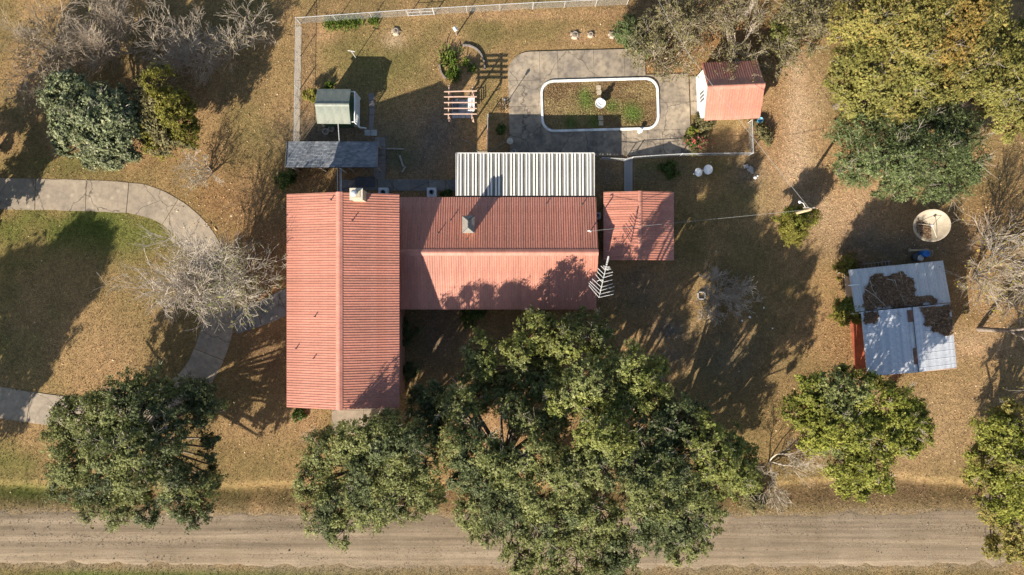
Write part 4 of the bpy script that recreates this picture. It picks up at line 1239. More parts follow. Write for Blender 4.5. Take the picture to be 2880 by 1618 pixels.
# ------------------------------------------------------------------ utility pole and wires
pb = P(2280, 589, 5.4)
pole = thing('utility_pole', 'short wooden utility pole rising from the yellow-green vine', 'pole', (pb.x, pb.y, 0))
MB().tube([(0, 0, -.3), (0, 0, 2.5), (0, 0, 5.4)], [.15, .13, .11], 10).build('shaft', M['tan_wood'], pole)
MB().bar((-.5, .16, 5.15), (.45, .14, 5.2), .08, .1).build('crossarm', M['grey_wood'], pole)
MB().tube([(-.35, .2, 5.2), (-.55, .5, 5.3), (-.75, .6, 5.2)], .03, 5).build('bracket', M['white_metal'], pole)
MB().lathe([(.03, .0), (.11, .02), (.13, .10), (.05, .16)], 10, (-.78, .62, 5.1)).build('lamp_head', M['white_metal'], pole)
pt = Vector((pb.x, pb.y, 5.3))
def wire(label, a, b, sag, r=.02):
    pts = [a.lerp(b, t) - Vector((0, 0, sag * 4 * t * (1 - t))) for t in np.linspace(0, 1, 15)]
    props(MB().tube(pts, r, 5).build('overhead_wire', M['cable']), label, 'wire', 'overhead wires')
wire('pale service wire from the utility pole to the low wing roof', pt, WH + Vector((0, 0, .05)), .25, .014)
wire('pale wire crossing the pool shed roof up to the top trees', pt, P(1935, 150, 6.6), .15, .014)
far = P(1935, 150, 6.6)
wire('thin wire continuing from above the pool shed through the thicket', far, P(1840, -20, 7.2), .05, .011)

# ------------------------------------------------------------------ air conditioners
def ac(px, py, h, label, rz=0, s=.80):
    p = P(px, py, h)
    root = thing('air_conditioner', label, 'air conditioner', (p.x, p.y, 0), rz, group='air conditioners behind the house')
    MB().box(0, 0, .03, s + .2, s + .2, .1).build('pad', M['path_concrete'], root)
    MB().box(0, 0, h / 2 + .04, s, s, h - .06).build('cabinet', M['white_metal'], root)
    for z in range(5): MB().box(0, 0, .2 + z * .11, s + .012, s + .012, .02).build('louvre', M['galvanised'], root)
    MB().lathe([(s * .40, h + .012), (s * .40, h + .03), (s * .34, h + .03), (s * .34, h + .014)], 20).build('fan_ring', M['galvanised'], root)
    MB().lathe([(s * .34, h + .011), (s * .33, h + .013), (.01, h + .014)], 20).build('fan_well', M['dark_metal'], root)
    for k in range(4):
        a = k * PI / 2 + .4
        MB().bar((0, 0, h + .025), (s * .31 * math.cos(a), s * .31 * math.sin(a), h + .025), .09, .01).build('fan_blade', M['pale_blue'], root)
    for r in (.15, .25): MB().lathe([(s * r, h + .04), (s * r + .01, h + .045), (s * r + .01, h + .04)], 18).build('guard_ring', M['galvanised'], root)
ac(1077, 541, .8, 'air conditioner half hidden by the tall roof edge')
ac(1213.5, 541, .85, 'air conditioner with blue fan in the corner by the patio cover')
ac(1681, 607, .8, 'white air conditioner in the gap beside the small wing', 0, .55)

# ------------------------------------------------------------------ small yard things
def lamp_post():
    x, y = G(1421, 297)
    r = thing('lamp_post', 'thin lamp post beside the pool deck with dry plants at its foot', 'lamp post', (x, y, 0))
    MB().tube([(0, 0, -.2), (0, 0, 1.85)], .035, 8).build('post', M['dark_metal'], r)
    MB().lathe([(.05, 1.82), (.09, 1.86), (.13, 2.05), (.14, 2.07), (.03, 2.16), (.01, 2.2)], 8).build('lantern', M['dark_metal'], r)
lamp_post()
x, y = G(1284, 99)
bh = thing('birdhouse', 'white birdhouse on a post near the top fence', 'birdhouse', (x, y, 0), .5)
MB().box(0, 0, .55, .08, .08, 1.3).build('post', M['grey_wood'], bh)
MB().box(0, 0, 1.32, .24, .24, .26).build('box', M['white_paint'], bh)
MB().add([(-.16, -.16, 1.45), (.16, -.16, 1.45), (.16, .16, 1.45), (-.16, .16, 1.45), (0, -.16, 1.58), (0, .16, 1.58)], [(0, 1, 4), (1, 2, 5, 4), (2, 3, 5), (3, 0, 4, 5), (3, 2, 1, 0)]).build('roof', M['white_paint'], bh)
x, y = G(1001, 163)
cp = thing('clothesline_post', 'white clothesline post standing alone in the lawn', 'post', (x, y, 0))
MB().tube([(0, 0, -.2), (0, 0, 1.7)], .035, 6).build('shaft', M['white_metal'], cp)
MB().bar((-.3, .05, 1.7), (.3, -.05, 1.7), .05, .05).build('crossbar', M['white_metal'], cp)
def tyre(px, py, z, label, r=.3):
    o = MB().lathe([(r * .62, 0), (r, .03), (r * 1.05, .11), (r, .2), (r * .62, .22), (r * .58, .15), (r * .58, .05)], 20)
    o = o.build('tyre', M['terracotta'], smooth=True); o.location = (*G(px, py), z); props(o, label, 'tyre', 'old tyres below the playhouse')
tyre(917.5, 371, .0, 'old tyre lower left of the pair below the playhouse'); tyre(932.5, 363.5, .02, 'old tyre upper right of the pair below the playhouse', .29)
o = MB().box(0, 0, .12, .5, .3, .25, .5).build('crate', M['tan_wood']); o.location = (*G(915.5, 352), 0); props(o, 'wooden crate tilted at the playhouse wall', 'crate')
o = MB().lathe([(.24, 0), (.27, .25), (.30, .26), (.29, .32), (.10, .34), (.05, .36)], 18).build('stone_planter', M['cream_paint']); o.location = (*G(1434.5, 399), 0); props(o, 'round pale stone planter beside the deck in shade', 'planter')
hp_ = spline([G(*p) for p in ((1298, 392), (1318, 401), (1336, 420), (1348, 427), (1365, 425), (1385, 424), (1402, 412), (1420, 401), (1434, 404))], .2)
props(MB().tube([(x, y, .03) for x, y in hp_], .022, 5).build('garden_hose', M['hose']), 'garden hose snaking beside the patio cover', 'hose')
ring = [(G(1445, 426)[0] + .17 * math.cos(a), G(1445, 426)[1] + .17 * math.sin(a), .09) for a in np.linspace(0, 2 * PI, 20)]
props(MB().tube(ring, .02, 5).build('wire_hoop', M['galvanised']), 'thin metal hoop lying at the patio cover edge', 'hoop')
# stumps
def stump(px, py, r, label):
    pr = [(r * 1.5, -.05), (r * 1.2, .05), (r, .10), (r * .9, .15), (r * .02, .13)]
    root = thing('tree_stump', label, 'stump', (*G(px, py), 0), group='tree stumps behind the pool')
    MB().lathe(pr, 11).build('wood', M['twig_brown'], root)
    for k in range(4):
        a = k * 1.6 + R.random()
        MB().tube([(0, 0, .12), (r * 1.8 * math.cos(a), r * 1.8 * math.sin(a), .0)], [r * .4, r * .1], 6).build('root', M['bark'], root)
stump(1113, 89, .28, 'old stump beside the pale dirt patch'); stump(1617, 99, .3, 'leftmost stump above the pool deck')
stump(1661, 98, .22, 'middle stump above the pool deck'); stump(1722, 99, .26, 'stump nearest the top thicket')
# pool skimmer pillar
x, y = G(1797, 372)
o = MB().lathe([(.13, .04), (.13, .5), (.20, .52), (.22, .58), (.18, .60), (.02, .56)], 14).build('birdbath', M['white_paint']); o.location = (x, y, .03); props(o, 'small white birdbath at the lower pool rim', 'birdbath')
o = MB().box(0, 0, .1, .35, .3, .22, .2).build('concrete_block', M['paver']); o.location = (*G(2097, 469), 0); props(o, 'pale concrete block right of the small dishes', 'block')
def rock(px, py, r, label, seed, mat='paver', grp='stones right of the small dishes'):
    rr = random.Random(seed); mb = MB(); vs = []; n = 8
    for i, (k, z) in enumerate(((.9, -.1), (1.0, .25), (.7, .55), (.15, .66))):
        for j in range(n):
            a = 2 * PI * j / n; q = r * k * rr.uniform(.8, 1.15); vs.append((q * math.cos(a), q * math.sin(a) * .85, z * r))
    fs = [(i * n + j, i * n + (j + 1) % n, (i + 1) * n + (j + 1) % n, (i + 1) * n + j) for i in range(3) for j in range(n)] + [tuple(range(24, 32))]
    o = mb.add(vs, fs).build('rock', M[mat]); o.location = (*G(px, py), 0); props(o, label, 'rock', grp)
rock(2110, 476, .33, 'largest pale rock beside the concrete block', 1); rock(2115, 485, .16, 'small pale rock just below the largest rock', 2)
rock(2124, 500, .17, 'lower left of two little white stones', 3, 'white_paint'); rock(2130, 495, .1, 'upper right of two little white stones', 4, 'white_paint')
# blue tub behind the pool shed
tb = thing('blue_tub', 'bright blue tub at the corner of the pool shed', 'tub', (*G(2135, 341), 0))
MB().lathe([(.20, 0), (.25, .32), (.28, .33), (.26, .36), (.22, .33), (.19, .05), (.02, .04)], 16).build('shell', M['pale_blue'], tb)
MB().tube([(.27 * math.cos(a), .06, .34 + .18 * math.sin(a)) for a in np.linspace(0, PI, 9)], .012, 4).build('handle', M['white_metal'], tb)
# square bricked frame by the small bare tree
fr = thing('planter_frame', 'small square block frame beside the small bare tree', 'planter', (*G(1972, 832), 0))
for i in range(4):
    a = i * PI / 2
    MB().box(.3 * math.cos(a), .3 * math.sin(a), .08, .1 if i % 2 == 0 else .48, .48 if i % 2 == 0 else .1, .22).build('block', M['paver'], fr)
# litter in the yard
for px, py, lab in ((2108, 892, 'upper scrap of a white litter pair below the small bare tree'), (2172, 924, 'white litter scrap farthest right in the shaded yard'),
                    (2087, 902, 'lower left scrap of a white litter pair below the small bare tree'), (2148, 866, 'white litter scrap right of the small bare tree'),
                    (1968, 774, 'white litter scrap above the square block frame')):
    mb = MB(); r = R.uniform(.07, .12)
    mb.add([(r * math.cos(a) * R.uniform(.6, 1.2), r * math.sin(a) * R.uniform(.6, 1.2), .02 + R.uniform(0, .06)) for a in np.linspace(0, 2 * PI, 7)[:-1]] + [(0, 0, .09)], [(k, (k + 1) % 6, 6) for k in range(6)])
    o = mb.build('paper_scrap', M['white_paint']); o.location = (*G(px, py), 0)
    props(o, lab, 'litter', 'litter scraps on the shaded yard')
# things behind the tin shed
ld = thing('ladder', 'pale wooden ladder lying behind the tin shed', 'ladder', (*G(2456, 746), 0), math.radians(7))
for y in (-.2, .2): MB().bar((-1.4, y, .3), (1.4, y, .3), .06, .08).build('rail', M['grey_wood'], ld)
for i in range(9): MB().bar((-1.25 + i * .31, -.2, .3), (-1.25 + i * .31, .2, .3), .05, .04).build('rung', M['grey_wood'], ld)
for x in (-1.2, 1.2): MB().box(x, 0, .12, .12, .5, .26).build('support_block', M['paver_dark'], ld)
br = thing('barrel', 'blue plastic barrel behind the tin shed', 'barrel', (*G(2590, 715), 0))
MB().lathe([(.28, 0), (.30, .05), (.31, .3), (.30, .32), (.31, .6), (.30, .85), (.27, .88), (.26, .86), (.02, .86)], 18).build('drum', M['blue_plastic'], br)
MB().lathe([(.05, .86), (.05, .9), (.01, .9)], 8, (.12, .05, 0)).build('bung', M['dark_metal'], br)
ks = MB().lathe([(.30, 0), (.32, .35), (.34, .36), (.33, .4), (.05, .48), (.02, .5)], 16).build('dark_kettle', M['dark_metal']); ks.location = (*G(2571, 724), 0); props(ks, 'black round kettle left of the blue barrel', 'kettle')
tk = MB().lathe([(.25, 0), (.27, .5), (.22, .56), (.04, .58)], 16).build('water_tank', M['galvanised']); tk.location = (*G(2580, 727), .0); props(tk, 'small grey metal tank against the tin shed', 'tank')
cn = MB().lathe([(.24, 0), (.26, .6), (.28, .62), (.25, .64), (.22, .5), (.02, .45)], 16).build('rubbish_bin', M['stone_tan']); cn.location = (*G(2604, 714), 0); props(cn, 'brown bin right of the blue barrel', 'bin')
pk = MB().bar((-.85, 0, .35), (.85, .06, .35), .16, .08).build('plank', M['tan_wood']); pk.location = (*G(2577, 705), 0); props(pk, 'pale plank lying above the blue barrel', 'plank')
bk = thing('plank_trestle', 'low dark trestle holding the pale plank', 'trestle', (*G(2577, 705), 0))
for x in (-.7, .7): MB().box(x, .03, .14, .1, .3, .32).build('leg', M['grey_wood'], bk)
# boards by the back walk
for lab, a, b in (('upper of two grey boards beside the dark lawn', (1124, 437), (1135, 470)), ('lower of two grey boards beside the dark lawn', (1140, 470), (1131, 485))):
    p = Vector((*G(*a), .08)); q = Vector((*G(*b), .06))
    props(MB().bar(p, q, .16, .05).build('board', M['grey_wood']), lab, 'board', 'loose boards behind the house')
p = Vector((*G(1088, 419), .1)); q = Vector((*G(1137, 420), .1))
props(MB().bar(p, q, .10, .10).build('timber_edging', M['grey_wood']), 'long grey timber edging right of the shingled shed', 'timber')

# ------------------------------------------------------------------ trees
def leafy(name, label, lobes, mat, leaf=.088, dens=1.0, trunk=.22, seed=1, group=None, cat='tree', base=None, bark='bark', up=.35, spiky=.35, asp=.5, kclump=9.6, min_z=-.08, branch=True, gaps=0.0, mats=None, cl=(.36, .66)):
    """lobes: (px, py, height, radius[, z squash]) seen in the photograph at that height"""
    rg = np.random.default_rng(seed)
    ls = []
    for l in lobes:
        p = P(l[0], l[1], l[2]); ls.append((np.array((p.x, p.y, p.z)), l[3], l[4] if len(l) > 4 else .72))
    cen = np.mean([l[0] for l in ls], axis=0)
    for c_, r_, q_ in list(ls):        # small sprays that break up the outline
        for _ in range(2):
            a_ = rg.uniform(0, 2 * PI); k_ = r_ * rg.uniform(.8, 1.12)
            ls.append((c_ + np.array((math.cos(a_) * k_, math.sin(a_) * k_, -rg.uniform(.0, .5) * r_)), r_ * rg.uniform(.26, .42), .8))
    if base is None: b = np.array((cen[0], cen[1], 0.0))
    else: b = np.array((*G(*base), 0.0))
    zmean = cen[2]
    root = thing(name, label, cat, (b[0], b[1], 0), group=group)
    fork = np.array((0.0, 0.0, max(.25, zmean * .30)))
    segs = [(0, 0, -.3, *(fork * [1, 1, .5]), trunk * 1.25, trunk), (*(fork * [1, 1, .5]), *fork, trunk, trunk * .9)]
    tseg = list(segs); bseg = []
    cents, nrms = [], []; dead = []
    for c, r, sq in ls:
        c = c - b
        mid = fork * .45 + c * .55; mid[2] = fork[2] * .35 + c[2] * .65; mid += rg.normal(0, .12 * r, 3)
        br = trunk * .42
        tip = c - [0, 0, r * .3]
        bseg += [(*fork, *mid, br, br * .7), (*mid, *tip, br * .7, br * .35)]
        n = max(2, int(kclump * r * r * (1 - gaps) + (2 if r > .7 else .6)))
        d = rg.normal(0, 1, (n * 3, 3)); d /= np.linalg.norm(d, axis=1, keepdims=True); d = d[d[:, 2] > min_z][:n]; n = len(d)
        rad = r * (.45 + .55 * rg.random(n) ** .6)
        cc = c + d * rad[:, None] * [1, 1, sq]
        cr = rg.uniform(cl[0], cl[1], n) * r ** .35 * 1.15
        for i in range(n):
            bseg.append((*tip, *(cc[i] - d[i] * cr[i] * .3), br * .28, .012))
        for i in np.where((rg.random(n) < .16) & (d[:, 2] > .2))[0]:
            for _ in range(4):
                q = cc[i] + d[i] * cr[i] * .2; e = d[i] + rg.normal(0, .5, 3); e /= np.linalg.norm(e); q2 = q + e * cr[i] * rg.uniform(.8, 1.5)
                dead.append((*q, *q2, .013, .008)); e2 = e + rg.normal(0, .5, 3); dead.append((*(q * .4 + q2 * .6), *(q * .4 + q2 * .6 + e2 * cr[i] * .5), .010, .006))
        ntw = 16; m = max(2, int(11.0 * dens))
        td = rg.normal(0, 1, (n, ntw, 3)) + d[:, None, :] * .7 + [0, 0, .35]
        td /= np.linalg.norm(td, axis=2, keepdims=True)
        t = rg.uniform(.12, 1.0, (n, ntw, m)) ** (.75)
        L_ = cr[:, None, None] * rg.uniform(.7, 1.25, (n, ntw, 1))
        pts = cc[:, None, None, :] + td[:, :, None, :] * (t * L_)[..., None] + rg.normal(0, .05, (n, ntw, m, 3))
        nn = np.broadcast_to(td[:, :, None, :] * spiky + d[:, None, None, :] * 1.0, pts.shape)
        cents.append(pts.reshape(-1, 3)); nrms.append(nn.reshape(-1, 3))
    cents = np.concatenate(cents); nrms = np.concatenate(nrms)
    keep = cents[:, 2] > .08
    cents, nrms = cents[keep], nrms[keep]
    if branch:
        link_mesh(tubes_np('trunk', tseg, M[bark], 8), 'trunk', root)
        link_mesh(tubes_np('limbs', bseg, M[bark], 4), 'limbs', root)
        if dead and cat == 'tree': link_mesh(tubes_np('dead_twigs', dead, M['twig_grey'], 3), 'dead_twigs', root)['kind'] = 'stuff'
    if mats:
        pick = fbm(cents[:, 0] * .28 + 5, cents[:, 1] * .28, seed % 100, 3)
        cut = np.quantile(pick, mats[1])
        for w, mm in ((pick <= cut, mat), (pick > cut, mats[0])):
            if w.any(): link_mesh(leaf_quads('crown', cents[w], leaf, M[mm], rg, up=up, asp=asp, nrm=nrms[w]), 'crown', root)
    else:
        link_mesh(leaf_quads('crown', cents, leaf, M[mat], rg, up=up, asp=asp, nrm=nrms), 'crown', root)
    return root

def bare(name, label, base, H, spread, stems, seed, mat='twig', leafmat=None, nleaf=0, leaf=.07, levels=4, kids=(5, 5, 4, 3), r0=.10, group='bare trees', cat='tree', lean=(0, 0), tilt0=.05, bark=None, trunk_h=0.0, flare=1.0, rmin=.0095, leaf_side=None):
    rr = random.Random(seed); segs = []; tips = []; tr = []
    x, y = G(*base)
    root = thing(name, label, cat, (x, y, 0), group=group)
    start = Vector((0, 0, -.15))
    if trunk_h:
        q = Vector((lean[0] * .3, lean[1] * .3, trunk_h)); tr.append((*start, *q, r0 * 1.6, r0 * 1.2)); start = q
    def grow(p, d, ln, r, lev):
        n = 4 if lev < 2 else 3
        pts = [p]; dd = d.copy()
        for i in range(n):
            dd = (dd + Vector((rr.gauss(0, .16), rr.gauss(0, .16), rr.gauss(0, .10) + .05 * (1 if lev < 2 else .3)))).normalized()
            pts.append(pts[-1] + dd * ln / n)
        for i in range(n):
            ra = r * (1 - .55 * i / n); rb = r * (1 - .55 * (i + 1) / n)
            (tr if lev == 0 else segs).append((*pts[i], *pts[i + 1], max(ra, rmin), max(rb, rmin)))
        if lev + 1 < levels:
            for k in range(kids[lev]):
                t = rr.uniform(.3, 1.0) if k else 1.0
                i = min(int(t * n), n - 1); f = t * n - i
                q = pts[i].lerp(pts[i + 1], f)
                a = rr.uniform(0, 2 * PI); side = dd.orthogonal().normalized()
                side = Matrix.Rotation(a, 3, dd) @ side
                ang = rr.uniform(.35, .85) * flare
                nd_ = (dd * math.cos(ang) + side * math.sin(ang)).normalized()
                grow(q, nd_, ln * rr.uniform(.45, .68), r * .45, lev + 1)
        else:
            tips.append((pts[-1], dd)); tips.append((pts[-2], dd))
    for k in range(stems):
        a = 2 * PI * k / stems + rr.uniform(-.4, .4); s = spread * rr.uniform(.55, 1.1) + tilt0
        d = Vector((math.cos(a) * math.sin(s) + lean[0] / H, math.sin(a) * math.sin(s) + lean[1] / H, math.cos(s))).normalized()
        grow(start.copy(), d, H * .52 * rr.uniform(.8, 1.1), r0, 0)
    link_mesh(tubes_np('trunk', tr, M[bark or mat], 6), 'trunk', root)
    link_mesh(tubes_np('branches', segs, M[mat], 3), 'branches', root)
    if nleaf:
        rg = np.random.default_rng(seed)
        T_ = np.array([t[0] for t in tips]); c = T_[rg.integers(0, len(T_), nleaf)] + rg.normal(0, .14, (nleaf, 3))
        c = c[c[:, 2] > .1]
        if leaf_side is not None: c = c[rg.random(len(c)) < 1 / (1 + np.exp(-(c[:, 0] * leaf_side[0] + c[:, 1] * leaf_side[1] + leaf_side[2])))]
        link_mesh(leaf_quads('leaves', c, leaf, M[leafmat], rg, up=.4), 'leaves', root)
    return root

# ---- the oaks along the road
OAKS = 'oaks along the gravel road'
leafy('oak_tree', 'dark green oak beside the lower driveway at far left', [
    (202, 1175, 6.5, 1.44), (182, 1235, 5.5, 1.54), (247, 1160, 7.5, 1.34), (343, 1095, 8.2, 1.44), (435, 1080, 7.5, 1.44), (308, 1150, 8.5, 1.44), (403, 1150, 8.5, 1.34), (544, 1105, 6.5, 1.44), (583, 1130, 6, 1.25),
    (488, 1160, 7.5, 1.25), (214, 1300, 6, 1.73), (187, 1350, 4.8, 1.44), (308, 1275, 8.5, 1.82), (388, 1255, 9, 1.63), (468, 1245, 8, 1.34), (302, 1360, 7, 1.73), (393, 1350, 7.5, 1.82), (478, 1335, 7, 1.54), (262, 1415, 4.8, 1.34),
    (338, 1430, 5, 1.34), (408, 1430, 5, 1.25), (553, 1445, 4.5, 1.15), (503, 1405, 5.5, 1.34), (596, 1262, 5, 0.91), (608, 1345, 4.2, 0.86), (556, 1345, 5.5, 1.15), (568, 1400, 5, 1.06), (272, 1225, 7.2, 1.34), (358, 1205, 8.5, 1.25), (563, 1180, 5.5, 0.96)],
    'oak_leaf', seed=101, group=OAKS, trunk=.38, base=(415, 1215), mats=('oak_leaf_dark', .62))
leafy('oak_tree', 'round green oak just below the concrete garage pad', [
    (915, 1262, 6.5, 1.6), (990, 1245, 7.5, 1.7), (1075, 1230, 9.2, 1.7), (1150, 1240, 9.4, 1.6), (1010, 1225, 8.6, 1.2), (885, 1345, 5.5, 1.6), (950, 1410, 5.5, 1.8), (915, 1470, 4.2, 1.4), (965, 1495, 4, 1.2), (1035, 1320, 8, 1.7),
    (1085, 1400, 6.8, 1.7), (1145, 1410, 6, 1.5), (1185, 1370, 6.2, 1.5), (1045, 1455, 4.8, 1.2), (1130, 1320, 8, 1.6), (1195, 1300, 7.2, 1.5), (1220, 1400, 5, 1.0), (1095, 1192, 6.5, .8), (895, 1420, 4.6, 1.2), (1000, 1380, 6.5, 1.3)],
    'oak_leaf', seed=102, group=OAKS, trunk=.34, base=(1050, 1295), mats=('oak_leaf_dark', .7))
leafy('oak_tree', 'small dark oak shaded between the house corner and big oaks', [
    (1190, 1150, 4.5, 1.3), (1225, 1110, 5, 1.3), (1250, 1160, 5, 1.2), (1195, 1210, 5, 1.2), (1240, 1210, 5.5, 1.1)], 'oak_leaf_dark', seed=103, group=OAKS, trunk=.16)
leafy('oak_tree', 'northernmost big oak with crown touching the low wing', [
    (1395, 1120, 5.2, 1.2), (1345, 1115, 5.2, 1.2), (1540, 1105, 6.0, 1.3), (1480, 1110, 5.5, 1.1), (1580, 1160, 7.6, 1.2),
    (1505, 925, 6.1, 1.3), (1490, 965, 5.4, 1.1), (1350, 985, 5.7, 1.25), (1385, 1035, 5.7, 1.3), (1345, 1055, 4.4, 1.3), (1462, 985, 6.4, 1.25), (1600, 968, 6.7, 1.4), (1660, 935, 5.4, 1.5), (1695, 965, 4.9, 1.2), (1420, 1075, 4.9, 1.2), (1535, 1040, 5.4, 1.1),
    (1575, 920, 4.9, 1.2), (1480, 1055, 4.9, 1.0), (1560, 985, 4.9, 1.1)],
    'oak_leaf', seed=104, group=OAKS, trunk=.32, base=(1520, 1005), mats=('oak_leaf_bright', .6), cl=(.32, .56))
leafy('oak_tree', 'tallest bright green oak in the middle of the big crown', [
    (1670, 1070, 11.5, 1.6), (1600, 1105, 11, 1.35), (1770, 1035, 10.5, 1.8), (1800, 1090, 10, 1.5), (1760, 1135, 10, 1.4), (1690, 1205, 11.5, 1.7), (1735, 1235, 10.5, 1.3), (1850, 1115, 8.5, 1.2), (1640, 1240, 9.5, 1.2), (1830, 1040, 8.5, 1.1), (1720, 1100, 9.5, 1.2)],
    'oak_leaf_bright', seed=105, group=OAKS, trunk=.4, base=(1640, 1120), mats=('oak_leaf', .75), dens=1.25)
leafy('oak_tree', 'grey-green oak filling the left of the big crown by the road', [
    (1285, 1130, 7.2, 1.4), (1300, 1185, 7.5, 1.3), (1290, 1260, 8.2, 1.5), (1345, 1265, 8.5, 1.6), (1290, 1340, 6.8, 1.4), (1350, 1345, 8, 1.7), (1410, 1310, 9, 1.5), (1335, 1430, 6, 1.5), (1400, 1405, 7.5, 1.5), (1460, 1355, 8.5, 1.4), (1370, 1490, 4.8, 1.3),
    (1450, 1450, 7, 1.6), (1520, 1400, 8.5, 1.5), (1460, 1560, 4.5, 1.3), (1510, 1490, 6.5, 1.4), (1560, 1310, 9.5, 1.4), (1520, 1265, 9.5, 1.2), (1470, 1285, 9, 1.1), (1490, 1180, 7.5, 1.3), (1450, 1155, 7, 1.1), (1540, 1210, 8.5, 1.2)],
    'oak_leaf', seed=106, group=OAKS, trunk=.42, base=(1420, 1270), mats=('oak_leaf_dark', .72))
leafy('oak_tree', 'broad oak whose crown overhangs the road at bottom centre', [
    (1600, 1330, 9.5, 1.5), (1650, 1290, 10, 1.3), (1700, 1320, 10, 1.4), (1620, 1410, 8.5, 1.6), (1690, 1440, 7.5, 1.4), (1570, 1470, 7, 1.4), (1640, 1500, 6.5, 1.5), (1560, 1545, 5, 1.4), (1625, 1575, 4.5, 1.5), (1700, 1560, 4.5, 1.4), (1750, 1590, 3.8, 1.3), (1560, 1610, 3.5, 1.2), (1690, 1610, 3.5, 1.3), (1760, 1540, 5, 1.2), (1720, 1500, 6, 1.3), (1490, 1590, 3.8, 1.1)],
    'oak_leaf', seed=107, group=OAKS, trunk=.4, base=(1600, 1360), mats=('oak_leaf_dark', .65))
leafy('oak_tree', 'dark oak at the lower right of the big crown', [
    (1800, 1360, 9.6, 1.6), (1790, 1300, 10.1, 1.2), (1870, 1330, 9.6, 1.5), (1930, 1370, 8.8, 1.5), (1980, 1420, 7.4, 1.4), (1860, 1410, 9.1, 1.6), (1800, 1450, 8.1, 1.5), (1930, 1460, 7.1, 1.5), (1870, 1490, 6.8, 1.4), (1950, 1520, 5.8, 1.2), (1910, 1545, 5.4, 1.1), (1990, 1480, 6.1, 1.0), (1830, 1520, 6.2, 1.2), (1960, 1340, 8.1, 1.0)],
    'oak_leaf', seed=108, group=OAKS, trunk=.36, base=(1830, 1320), mats=('oak_leaf_dark', .6))
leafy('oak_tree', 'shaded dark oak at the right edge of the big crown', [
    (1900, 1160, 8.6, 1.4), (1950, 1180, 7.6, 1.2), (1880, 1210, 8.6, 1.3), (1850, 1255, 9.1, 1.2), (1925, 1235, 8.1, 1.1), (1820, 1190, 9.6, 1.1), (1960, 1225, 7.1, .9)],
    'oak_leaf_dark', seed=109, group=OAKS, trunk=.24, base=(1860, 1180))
leafy('oak_tree', 'yellow-green young oak right of the big crown', [
    (1985, 1240, 9.1, 1.4), (2020, 1290, 9.1, 1.6), (2045, 1235, 8.1, 1.2), (2070, 1340, 7.6, 1.4), (2010, 1355, 7.6, 1.2), (2110, 1340, 6.4, 1.0), (2090, 1280, 6.6, 1.0)],
    'oak_leaf_bright', seed=110, group=OAKS, trunk=.2, base=(1980, 1250))
# ---- right side
leafy('elm_tree', 'bright yellow-green elm below the orange shed', [
    (2530, 1190, 8.5, 1.6), (2572, 1205, 8.2, 1.2),
    (2275, 1105, 8.5, 1.3), (2245, 1160, 8.1, 1.2), (2340, 1085, 8.8, 1.3), (2420, 1105, 8.8, 1.5), (2505, 1135, 8.8, 1.4), (2565, 1165, 8.4, 1.0), (2315, 1190, 8.8, 1.5), (2400, 1205, 8.8, 1.7), (2485, 1230, 8.8, 1.4), (2545, 1235, 8.8, 1.0),
    (2360, 1295, 8.1, 1.5), (2445, 1295, 8.4, 1.4), (2380, 1345, 6.7, 1.1), (2460, 1345, 8.0, 1.1), (2290, 1240, 7.5, 1.0), (2420, 1385, 5.8, .6), (2340, 1140, 8.8, 1.3), (2300, 1140, 8.5, 1.1)],
    'elm_leaf', seed=111, trunk=.26, base=(2330, 1150), dens=1.2, leaf=.09, cl=(.38, .70), mats=('oak_leaf', .84))
leafy('oak_tree', 'large yellow-green tree at the bottom right corner', [
    (2805, 1215, 7, 1.7), (2860, 1200, 7.5, 1.6), (2855, 1275, 7.5, 1.7), (2775, 1285, 5, 1.2), (2800, 1330, 6, 1.5), (2850, 1385, 6, 1.7), (2800, 1425, 4.8, 1.4), (2855, 1470, 4.6, 1.5), (2870, 1530, 3.5, 1.3), (2915, 1320, 6.5, 1.8), (2925, 1430, 5, 1.8), (2745, 1330, 3.5, 1.0), (2900, 1560, 3, 1.4), (2795, 1540, 2.2, .8)],
    'elm_leaf', seed=112, trunk=.3, base=(2740, 1270), mats=('autumn_leaf', .7))
AUT = 'yellow autumn trees at the top right'
leafy('autumn_tree', 'nearest yellow autumn tree left of the others', [
    (2395, 230, 6.5, 1.6), (2430, 290, 6, 1.5), (2390, 170, 7, 1.5), (2440, 190, 8, 1.8), (2500, 240, 8, 1.8), (2510, 310, 6.5, 1.6), (2450, 120, 8, 1.6), (2560, 280, 7, 1.6), (2400, 290, 5, 1.2), (2520, 170, 8.5, 1.7), (2590, 300, 6, 1.2), (2480, 330, 5, 1.0)],
    'autumn_leaf_green', seed=113, group=AUT, trunk=.28, mats=('autumn_leaf', .6), base=(2350, 300))
leafy('autumn_tree', 'golden orange autumn tree at the top edge', [
    (2400, 60, 8, 1.6), (2450, 40, 9, 1.7), (2420, 110, 7.5, 1.3), (2510, 80, 9.5, 1.9), (2570, 30, 10, 1.9), (2590, 110, 10, 1.8), (2650, 60, 10, 1.9), (2640, 140, 9, 1.7), (2720, 90, 9, 1.7), (2700, 20, 10, 1.8), (2740, 160, 7.5, 1.5), (2480, -20, 9, 2), (2600, -40, 10, 2.2), (2760, 30, 8.5, 1.7)],
    'autumn_leaf', seed=114, group=AUT, trunk=.35, mats=('autumn_leaf_gold', .72), base=(2380, 170))
leafy('autumn_tree', 'yellow-green autumn tree above the dark evergreen', [
    (2580, 190, 8.5, 1.8), (2640, 215, 8, 1.7), (2600, 255, 7, 1.5), (2700, 215, 7.5, 1.6), (2680, 250, 6, 1.2), (2550, 220, 8, 1.5), (2760, 210, 7, 1.4), (2630, 170, 8, 1.4)],
    'autumn_leaf_green', seed=115, group=AUT, trunk=.26, mats=('autumn_leaf', .6), base=(2480, 290))
